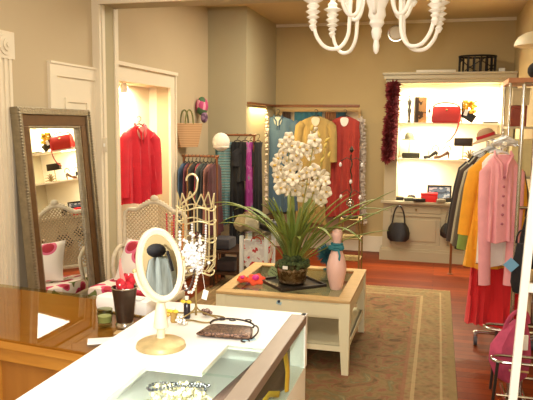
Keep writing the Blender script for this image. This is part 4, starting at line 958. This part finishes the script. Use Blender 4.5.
for k in range(7):
    a_=k*.5-1.4; b.tube([(0,0,.01),(.05*math.sin(a_),0,.03+.08*math.cos(a_)),(.1*math.sin(a_),-.01,.02+.1*math.cos(a_))],[.006,.008,.002],6)
b.build('sprig',M['brass'],o)
# counter level items
o=root('picture_frame','black-framed picture standing on the cabinet counter','picture frame',at_s(441,s3,.12),rot=(-.12,0,0))
b=MB(); b.bb((-.14,-.01,0),(.14,.01,.02)).bb((-.14,-.01,.17),(.14,.01,.19)).bb((-.14,-.01,.02),(-.12,.01,.17)).bb((.12,-.01,.02),(.14,.01,.17)); b.build('frame',M['blkp'],o,smooth=False)
MB().bb((-.12,-.004,.02),(.12,.006,.17)).build('picture',ramp_mat('storm_picture',[(0,'#2a3340'),(.45,'#5c6f86'),(.55,'#c8d2dc'),(.7,'#46556a')],'noise',5,.25,stretch=(1,1,3)),o,smooth=False)
o=root('red_box','small red lidded box on the cabinet counter left of the picture','box',at_s(431,s3,.02))
MB().box((0,0,.04),(.19,.1,.08),ch=.004).build('box_base',mat('bright_red_card','#d81f22',.5),o); MB().box((0,0,.092),(.195,.105,.024),ch=.004).build('lid',mat('bright_red_card','#d81f22',.5),o)
for i,(px,w2,c,lb) in enumerate([(399,.15,'#1c1714','black folded glove case at the left end of the cabinet counter'),(411,.12,'#4a4a3c','grey-green small purse left of the red box'),(421,.14,'#1a1614','black purse lying in front of the red box'),(443,.10,'#837a68','taupe purse in front of the picture frame'),(453,.16,'#14141a','black velvet purse at the right of the picture frame')]):
    o=root('small_purse',lb,'purse',at_s(px,s3,-.0 if i in(1,) else (.06 if i==0 else -.035 if i<4 else .1)),.1*i,'small purses on the cabinet counter')
    MB().box((0,0,.022),(w2,.07,.04),ch=.012).build('purse_body',mat('purse%d'%i,c,.5,var=.2,scale=30),o); MB().tube([(-w2*.35,0,.044),(w2*.35,0,.044)],.004,6).build('clasp_bar',M['brass'],o)
o=tag(MB().lathe([(.001,0),(.05,0),(.055,.02),(.04,.05),(.001,.06)],(0,0,0),16).build('black_beret',M['blk'],loc=at_s(413,s3,.2)),'small round black hat behind the grey-green purse on the counter','hat')
tag(MB().box((0,0,.05),(.1,.06,.1),ch=.03).build('round_black_bag',M['blkl'],loc=at_s(463,s3,.2)),'upright black bag at the right end of the cabinet counter','bag')
def hang_bag(px,py,w,h,lb,hh,handle_m):
    q=P(px,py,Y=YC-.075); o=root('hanging_handbag',lb,'handbag',q,0,None)
    b=MB(); R=[]
    for t_,a_ in((0,.72),(.15,.95),(.45,1),(.75,.86),(1,.6)):
        R.append([(w/2*a_*math.copysign(abs(math.cos(k*PI/10))**.6,math.cos(k*PI/10)),.045*(1-.5*t_)*math.sin(k*PI/10),h*t_) for k in range(20)])
    b.rings(R); b.build('bag_body',M['blkl'],o)
    MB().tube(bez((-w*.27,0,h*.93),(-w*.22,0,h+hh*1.25),(w*.22,0,h+hh*1.25),(w*.27,0,h*.93),14),.009,8,flat=.6).build('handle',handle_m,o)
    MB().tube([(0,-.0,h+hh*.93),(0,.06,h+hh*.95),(0,.075,h+hh*1.0)],.005,6).build('hook',M['brass'],o)
hang_bag(398,241,.27,.22,'black leather handbag hanging from the left drawer of the lit cabinet',.22,M['blkl'])
hang_bag(451,238,.26,.17,'black handbag with thin chain handle hanging from the right drawer of the cabinet',.2,M['chrome'])
# on top of cabinet
q=P(477,71,Y=7.95); q.z=2.226
o=root('openwork_crown_basket','round black openwork slatted basket on top of the cabinet','basket',(q.x,7.95,2.226))
b=MB(); 
for z in(.006,.19): b.tube(arc((0,0,z),.205,0,2*PI,36,'XY',.14)[:-1],.011 if z>.1 else .008,8,closed=True)
b.build('rims',mat('black_iron','#1a1512',.5,.3),o)
b=MB()
for k in range(18):
    a_=2*PI*k/18; b.box((.205*math.cos(a_),.14*math.sin(a_),.098),(.014,.01,.18),Matrix.Rotation(a_+PI/2,3,'Z'))
for k in range(5): b.tube([(.205*math.cos(2*PI*(k+t_)/5+.2),.145*math.sin(2*PI*(k+t_)/5+.2),.02+.16*t_) for t_ in [i/8 for i in range(9)]],.006,5)
b.build('slats',mat('black_iron','#1a1512',.5,.3),o,smooth=False)
tag(MB().box((0,0,.022),(.45,.16,.044),ch=.004).build('flat_cream_box',M['trim'],loc=(P(436,70,Y=8.0).x,8.0,2.226)),'long flat cream box on top of the cabinet left of the black basket','box')
tag(MB().box((0,0,.03),(.07,.07,.06),ch=.01).build('cream_candle_block',M['white'],loc=(P(500,68,Y=8.0).x+.02,8.0,2.226)),'small cream block on top of the cabinet right of the black basket','box')

# pedestal stand (brown pole) in front of cabinet
q=P(450,274,Z=0); o=root('wooden_hat_stand','slim brown wooden stand with a round knob top in front of the cabinet','stand',(q.x,q.y,0))
zt_=P(448,229,Y=q.y).z
MB().lathe([(.016,.006),(.014,.03),(.013,zt_-.08),(.02,zt_-.06),(.012,zt_-.04)],(0,0,0),14).build('pole',M['brown'],o)
MB().ball((0,0,zt_-.02),.045,14,(1.2,.9,.8)).build('knob_top',mat('brown_knob','#5e3418',.4),o)
MB().lathe([(.03,0),(.03,.006),(.014,.012)],(0,0,0),16).build('foot',M['brown'],o)

# ============================================================ RIGHT: ROLLING RACK with clothes
RX=.40; 
rk=root('rolling_clothes_rack','chrome rolling clothes rack crowded with pink, yellow and red clothes','clothes rack',(RX,4.95,0))
ZB=1.50
MB().tube([(0,-.72,ZB),(0,.75,ZB)],.012,10).build('rail',M['chrome'],rk)
for y in(-.12,.7):
    ux=.16 if y<0 else 0
    MB().tube([(.0,y,ZB),(ux*.6,y,ZB),(ux,y,ZB-.03),(ux,y,.1)],.013,10).build('upright',M['chrome'],rk)
    MB().tube([(-.09,y,.1),(.32,y,.1)],.012,10).build('foot_bar',M['chrome'],rk)
    for s in(-.08,.31):
        c=MB(); c.lathe([(.035,-.012),(.035,.012)],(s,y,.036),18,rot=Matrix.Rotation(PI/2,3,'Y')).build('caster',mat('grey_rubber','#55565a',.5),rk)
        MB().box((s,y,.075),(.03,.02,.05),ch=.004).build('caster_fork',M['chrome'],rk)
MB().tube([(0.1,-.12,.1),(.1,.7,.1)],.01,8).build('base_bar',M['chrome'],rk)
def rg_(y,px,lb,m,cat,**k):
    q=P(px,143,Y=y); return garment(k.pop('name','rack_garment'),lb,cat,(RX+k.pop('dx',0),y,ZB+.013),k.pop('rz',0),m,group='clothes on the rolling rack',**k)
pink=cloth('pink_twill','#e8a0a6',var=.08); yel=cloth('marigold_silk','#eaa322',var=.08); whi=cloth('white_cotton','#ece4da',var=.05); rsk=cloth('scarlet_satin','#d81f26',var=.1,st=(5,5,.3))
pj=garment('pink_jacket','pink jacket with buttons at the front of the rolling rack','jacket',(RX-.0,4.36,ZB+.013),.2,pink,sh=.09,hem=.10,L=.56,dp=.075,sleeve=(.80,-.03,.045,.04),buttons=mat('pink_button','#a85a6c',.4),collar=pink,seed=41,amp=.012,hang='#cccccc',slope=.05,neckw=.05)
garment('white_blouse','white blouse hanging behind the pink jacket on the rolling rack','blouse',(RX-.005,4.46,ZB+.013),0,whi,sh=.11,hem=.12,L=.74,dp=.06,seed=42,hang='#cccccc')
garment('yellow_tunic','marigold yellow tunic draped at a slant on the rolling rack','tunic',(RX-.02,4.56,ZB+.013),0,yel,sh=.12,hem=.185,L=.78,dp=.07,seed=43,sleeve=(.5,.05,.05,.04),hang='#cccccc',folds=4,amp=.02)
garment('red_long_skirt','long scarlet skirt reaching almost to the floor on the rolling rack','skirt',(RX+.015,4.68,1.12),0,rsk,sh=.15,hem=.185,L=.82,dp=.09,seed=44,folds=8,amp=.022,hang='#cccccc')
rest=[(4.82,'#7f9a45','lime green top peeking out low behind the yellow tunic',.1,.195,.82),(4.92,'#5e5340','dark olive draped cardigan behind the yellow tunic on the rolling rack',.13,.165,.70),(5.02,'#a99d80','beige jacket behind the dark olive cardigan on the rack',.14,.185,.80),(5.12,'#3e2e26','dark chocolate jacket behind the beige jacket on the rolling rack',.17,.25,.765),(5.22,'#b8ab8f','cream coat near the far end of the rolling rack',.16,.215,.78),(5.34,'#8f8a76','grey-beige shawl near the far end of the rolling rack',.16,.205,.72),(5.46,'#17120f','black coat at the far end of the rolling rack',.17,.225,.8)]
for i,(y,c,lb,s,h,L) in enumerate(rest):
    garment('rack_garment',lb,'garment',(RX,y,ZB+.013),0,cloth('rk%d'%i,c,var=.2,scale=8),sh=s,hem=h,L=L,dp=.05,seed=50+i,hang='#bbbbbb',group='clothes on the rolling rack',sleeve=(.6,.08,.06,.045),slope=.11,folds=6)
q=P(487,137,Y=4.95)
o=root('tan_bucket_hat','tan felt hat with a red band resting on top of the rolling rack','hat',(q.x,4.95,ZB+.013),rot=(0,-.35,0)); o.scale=(.8,.8,.8)
MB().lathe([(.14,-.005),(.135,.005),(.085,.02),(.07,.075),(.04,.1),(.001,.105)],(0,0,0),24).build('crown',mat('tan_felt','#b09372',.85),o)
MB().lathe([(.086,.022),(.084,.05),(.08,.05),(.082,.022)],(0,0,0),24,cap=False).build('hat_band',mat('red_felt','#b52a34',.85),o)
b=MB(); 
# silver tubes stand in for the chrome rail's highlight and hanger hooks
o=root('rail_highlight','crumpled silver-white tubes standing in for the highlight and hanger hooks on the rolling rack rail','scarf',(P(505,140,Y=4.5).x,4.5,P(505,142,Y=4.5).z))
rs=random.Random(8); b=MB()
for i in range(9): b.tube([(-.08+rs.random()*.05,rs.uniform(-.02,.02),rs.uniform(-.02,.02)),(rs.uniform(-.02,.02),rs.uniform(-.03,.03),rs.uniform(-.02,.035)),(.05+rs.random()*.03,rs.uniform(-.02,.02),rs.uniform(-.03,.02))],[.01,.018,.008],7)
b.build('main_body',mat('silver_highlight','#d7d6d3',.3,.3,var=.3,scale=30),o)
# tall étagère against right wall
eY=5.75
ex0=P(508,90,Y=5.5).x; 
sh=root('chrome_shelf_unit','tall chrome shelf unit with an orange wood top beside the right wall','shelf unit',((ex0+XR-.01)/2,eY,0))
hw=(XR-.012-ex0)/2; zT=1.975
MB().box((0,0,zT),(2*hw,.5,.04),ch=.004).build('wood_top',mat('orange_wood','#c98a5e',.5,var=.15,scale=10,stretch=(1,6,6)),sh,smooth=False)
for s in(-1,1):
    for t_ in(-.23,.23): MB().tube([(s*(hw-.02),t_,0),(s*(hw-.02),t_,zT-.02)],.011,10).build('upright',M['chrome'],sh)
for z in(.3,.75,1.2,1.6): MB().box((0,0,z),(2*hw-.03,.48,.018),ch=.003).build('shelf',mat('glass_shelf','#b9a98a',.3),sh,smooth=False)
c=sh.location
for x,z,w2,h2,col,lb in [(-.05,1.61,.12,.17,'#8d3a24','rust red box on the upper shelf of the chrome unit'),(-.04,1.78,.13,.14,'#cdbb93','cream box stacked on the rust red box in the chrome unit'),(.0,1.21,.18,.3,'#e8d49a','pale yellow box on the middle shelf of the chrome unit'),(.0,.76,.2,.25,'#5b4a42','brown box on the lower middle shelf of the chrome unit'),(.0,.31,.2,.3,'#8a2a34','wine red box on the bottom shelf of the chrome unit')]:
    o=root('storage_box',lb,'box',(c.x+x,c.y-.08,z)); MB().box((0,0,h2*.42),(w2,.2,h2*.84),ch=.004).build('box_base',mat('sb'+col[1:],col,.6),o); MB().box((0,0,h2*.91),(w2+.004,.204,h2*.16),ch=.004).build('lid',mat('sb'+col[1:],col,.6),o)
tag(MB().ball((0,0,.07),.07,14,(1,.8,1)).build('dark_round_hat',M['blk'],loc=(c.x+.08,c.y-.05,zT+.02)),'dark rounded hat on the orange wood top of the chrome unit','hat')
# near grid / second chrome rack pole and hangings
nk=root('chrome_display_stand','tall slim chrome display stand hung with black bags at the right edge','display stand',(P(518,200,Y=3.9).x,3.9,0))
zT2=P(523,84,Y=3.9).z
for dx in(-.0,.07): MB().tube([(dx,0,.02),(dx,0,zT2)],.011,10).build('upright',M['chrome'],nk)
for z in(.03,zT2*.35,zT2*.62,zT2): MB().tube([(0,0,z),(.07,0,z)],.009,8).build('crossbar',M['chrome'],nk)
MB().tube([(-.02,-.18,.012),(-.02,.18,.012)],.012,8).tube([(.09,-.18,.012),(.09,.18,.012)],.012,8).tube([(-.02,0,.012),(.09,0,.012)],.012,8).build('base',M['chrome'],nk)
nx=nk.location.x
for i,(px,py,w2,h2,lb) in enumerate([(519,292,.1,.28,'black slouchy bag with a pale blue tag hanging on the chrome display stand'),(528,268,.12,.3,'black bag behind the tagged one on the chrome display stand')]):
    q=P(px,py,Y=3.8+i*.12); o=root('slouchy_bag',lb,'bag',q)
    b=MB(); R=[]
    for t_,a_ in((0,.7),(.2,1),(.6,.9),(1,.5)): R.append([(w2/2*a_*math.cos(k*PI/8),.04*a_*math.sin(k*PI/8),h2*t_) for k in range(16)])
    b.rings(R); b.build('bag_body',M['blk'],o); MB().tube(bez((-.03,0,h2),(-.03,0,h2+.1),(.03,0,h2+.1),(.03,0,h2),8),.005,6).build('strap',M['blk'],o)
    if i==0: MB().box((-.055,-.045,h2*.58),(.06,.003,.06),Matrix.Rotation(.75,3,'Y')).build('blue_tag',mat('sky_blue_card','#6fa8cf',.6),o,smooth=False)
# white metal upright (near)
q=P(520,400,Y=2.2)
wp=root('white_metal_post','white metal shelving post close to the camera at the right edge','post',(q.x-.055,2.2,0),rot=(0,.042,0))
MB().box((.003,0,1.0),(.026,.026,2.0),ch=.003).build('post_body',M['white'],wp,smooth=False)
MB().box((.13,0,P(530,287,Y=2.2).z),(.25,.02,.03),ch=.003).box((.13,0,1.6),(.25,.02,.03),ch=.003).build('shelf_bracket',M['white'],wp,smooth=False)
MB().box((0,.0,.006),(.12,.12,.012)).build('foot_plate',M['white'],wp,smooth=False)
# hairpin chrome shoe rack with pink bag
hp=root('chrome_hairpin_rack','low chrome rack with rounded hairpin rails at the bottom right','rack',(.45,3.75,0))
def hair(z,y,xa,xb,w2=.05):
    pts=[(xb,y-w2,z),(xa+w2,y-w2,z)]+[(xa+w2-w2*math.sin(t_*PI/8),y-w2*math.cos(t_*PI/8),z) for t_ in range(1,8)]+[(xa+w2,y+w2,z),(xb,y+w2,z)]
    return MB().tube(pts,.009,8)
q1=P(484,357,Y=3.75); hair(q1.z,0,q1.x-.41,.30,.06).build('hairpin_rail',M['chrome'],hp)
q2=P(484,326,Y=4.05); hair(q2.z,.3,q2.x-.45,.30,.06).build('hairpin_rail',M['chrome'],hp)
for y,qq in ((0,q1),(.3,q2)):
    for xx in (qq.x-.45+.07,.27):
        MB().tube([(xx,y-.06,qq.z),(xx-.02,y-.06,0.01)],.009,8).build('leg',mat('dark_steel','#4a4644',.3,.7),hp)
    MB().tube([(qq.x-.38,y-.06,.1),(.27,y-.06,.1)],.008,8).build('lower_bar',M['chrome'],hp)
MB().tube([(.27,-.06,q1.z),(.27,.36,q2.z)],.008,8).build('side_bar',M['chrome'],hp)
MB().tube([(.27,-.06,.1),(.27,.24,.1)],.008,8).build('side_bar',M['chrome'],hp)
q=P(507,385,Y=3.82)
pb=root('pink_bag','soft raspberry pink bag with white panel slumped in the low chrome rack','bag',(q.x+.01,3.87,.11),rot=(0,.0,.2))
b=MB(); R=[]
for t_,a_,xo in((0,.3,.02),(.1,.75,.01),(.35,1,-.0),(.6,.95,0),(.8,.7,.02),(1,.3,.05)):
    R.append([(xo+.12*a_*math.cos(k*PI/12)*(1+.05*math.sin(k*2)),.05*a_*math.sin(k*PI/12)*(1+.15*math.sin(k*1.7)),.38*t_) for k in range(24)])
b.rings(R); b.build('bag_body',mat('raspberry_cloth','#bd4a6c',.75,var=.25,scale=14,bump=.4,bscale=20),pb)
MB().box((.06,-.05,.26),(.05,.012,.09),ch=.004).build('white_panel',M['white'],pb)
MB().tube(bez((-.04,-.0,.3),(-.03,-.03,.45),(.08,-.03,.5),(.1,0,.36),10),.013,8,flat=.5).build('strap',mat('raspberry_cloth','#bd4a6c',.75,var=.25,scale=14,bump=.4,bscale=20),pb)
MB().tube([(-.02,-.07,.1),(.09,-.07,.09)],.006,8).build('wooden_toggle',M['tan'],pb)

# unseen scarf and cap, added on the right wall for the vanity mirror's reflection
nrm=(tilt@V((0,-1,0))).normalized(); mc=om.location+V((0,0,zc)) if False else om.location+V((0,0,.245)); dv=(mc-V((0,0,H))).normalized(); rv=dv-2*dv.dot(nrm)*nrm; tt_=(XR-.06-mc.x)/rv.x; hit=mc+rv*tt_; o=root('reflection_scarf','pale blue-grey scarf under a black cap, added on the right wall for the vanity mirror to reflect','scarf',(XR-.05,hit.y,hit.z))
b=MB(); R=[]
for z,w2 in ((.05,.03),(.03,.07),(-.04,.09),(-.12,.10),(-.22,.11)):
    R.append([(-.02*abs(math.sin(k*.9))-.03*math.sin(k*PI/12),w2*math.cos(k*PI/12),z) for k in range(24)])
b.rings(R); b.build('main_body',mat('blue_grey_scarf','#98a39f',.8,var=.35,scale=14,stretch=(1,6,.6)),o)
b=MB(); b.ball((-.03,-.01,.085),.05,14,(.8,1.2,.8)); b.tube([(-.03,.06,.08),(-.05,.09,.02),(-.05,.1,-.03)],.008,6); b.build('black_cap',M['blk'],o)
MB().tube([(0,0,.1),(.05,0,.11)],.006,6).build('hook',M['chrome'],o)

# ============================================================ LIGHTS
def area(name,loc,size,power,col,rot=(0,0,0),sy=None):
    l=bpy.data.lights.new(name,'AREA'); l.energy=power; l.color=col; l.size=size
    if sy: l.shape='RECTANGLE'; l.size_y=sy
    o=bpy.data.objects.new(name,l); COL.objects.link(o); o.location=loc; o.rotation_euler=rot; return o
def point(name,loc,power,col,r=.03):
    l=bpy.data.lights.new(name,'POINT'); l.energy=power; l.color=col; l.shadow_soft_size=r
    o=bpy.data.objects.new(name,l); COL.objects.link(o); o.location=loc; return o
warm=(1,.9,.70); neu=(1,.97,.9)
area('back_room_light',(-.9,6.0,ZC-.03),1.2,52,warm,sy=1.6)
area('middle_room_light',(-.9,3.4,ZC-.03),1.2,26,warm)
area('front_fill_light',(-.8,.8,ZC-.03),1.4,28,neu)  # unseen ceiling fill, added for ambient light in the closed room
point('camera_flash',(-.02,-.03,1.72),98,(1,.97,.92),.025)
cw=(1,.86,.6)
area('cabinet_lamp_left',(O0+.2,YC+.12,2.09),.12,12,cw,sy=.08)
area('cabinet_lamp_right',(O1-.2,YC+.12,2.09),.12,22,cw,sy=.08)
area('cabinet_lamp_shelf_1',(O0+.35,YC+.14,1.62),.5,16,cw,sy=.05)
area('cabinet_lamp_shelf_2',(O0+.2,YC+.14,1.19),.3,9,cw,sy=.05)
area('alcove_lamp',(-2.03,7.35,1.82),.06,9,(1,.7,.3),(0,math.radians(-15),0),sy=.7)
area('case_fill_light',(-.62,1.50,.925),.25,3.2,neu,sy=.03)  # fill light added inside the case to brighten its interior
area('niche_lamp',(XL-.07,5.2,1.93),.1,16,(1,.78,.45))
w=bpy.data.worlds.new('World'); S.world=w; w.use_nodes=True
w.node_tree.nodes['Background'].inputs[0].default_value=(1,.9,.75,1); w.node_tree.nodes['Background'].inputs[1].default_value=.1
# ============================================================ CAMERA
cd_=bpy.data.cameras.new('Camera'); co=bpy.data.objects.new('Camera',cd_); COL.objects.link(co)
cd_.sensor_fit='HORIZONTAL'; cd_.sensor_width=36; cd_.lens=36*FPX/533; cd_.clip_start=.02
# camera axes in room coordinates: right=(x comps), up, back
right=V((CAX.x,CAY.x,CAZ.x)); down=V((CAX.y,CAY.y,CAZ.y)); fwd=V((CAX.z,CAY.z,CAZ.z))
mw=Matrix((( right.x,-down.x,-fwd.x,0),(right.y,-down.y,-fwd.y,0),(right.z,-down.z,-fwd.z,H),(0,0,0,1)))
co.matrix_world=mw
S.camera=co
S.view_settings.view_transform='Standard'; S.view_settings.look='None'; S.view_settings.gamma=1; S.view_settings.use_curve_mapping=False
S.view_settings.exposure=0.52
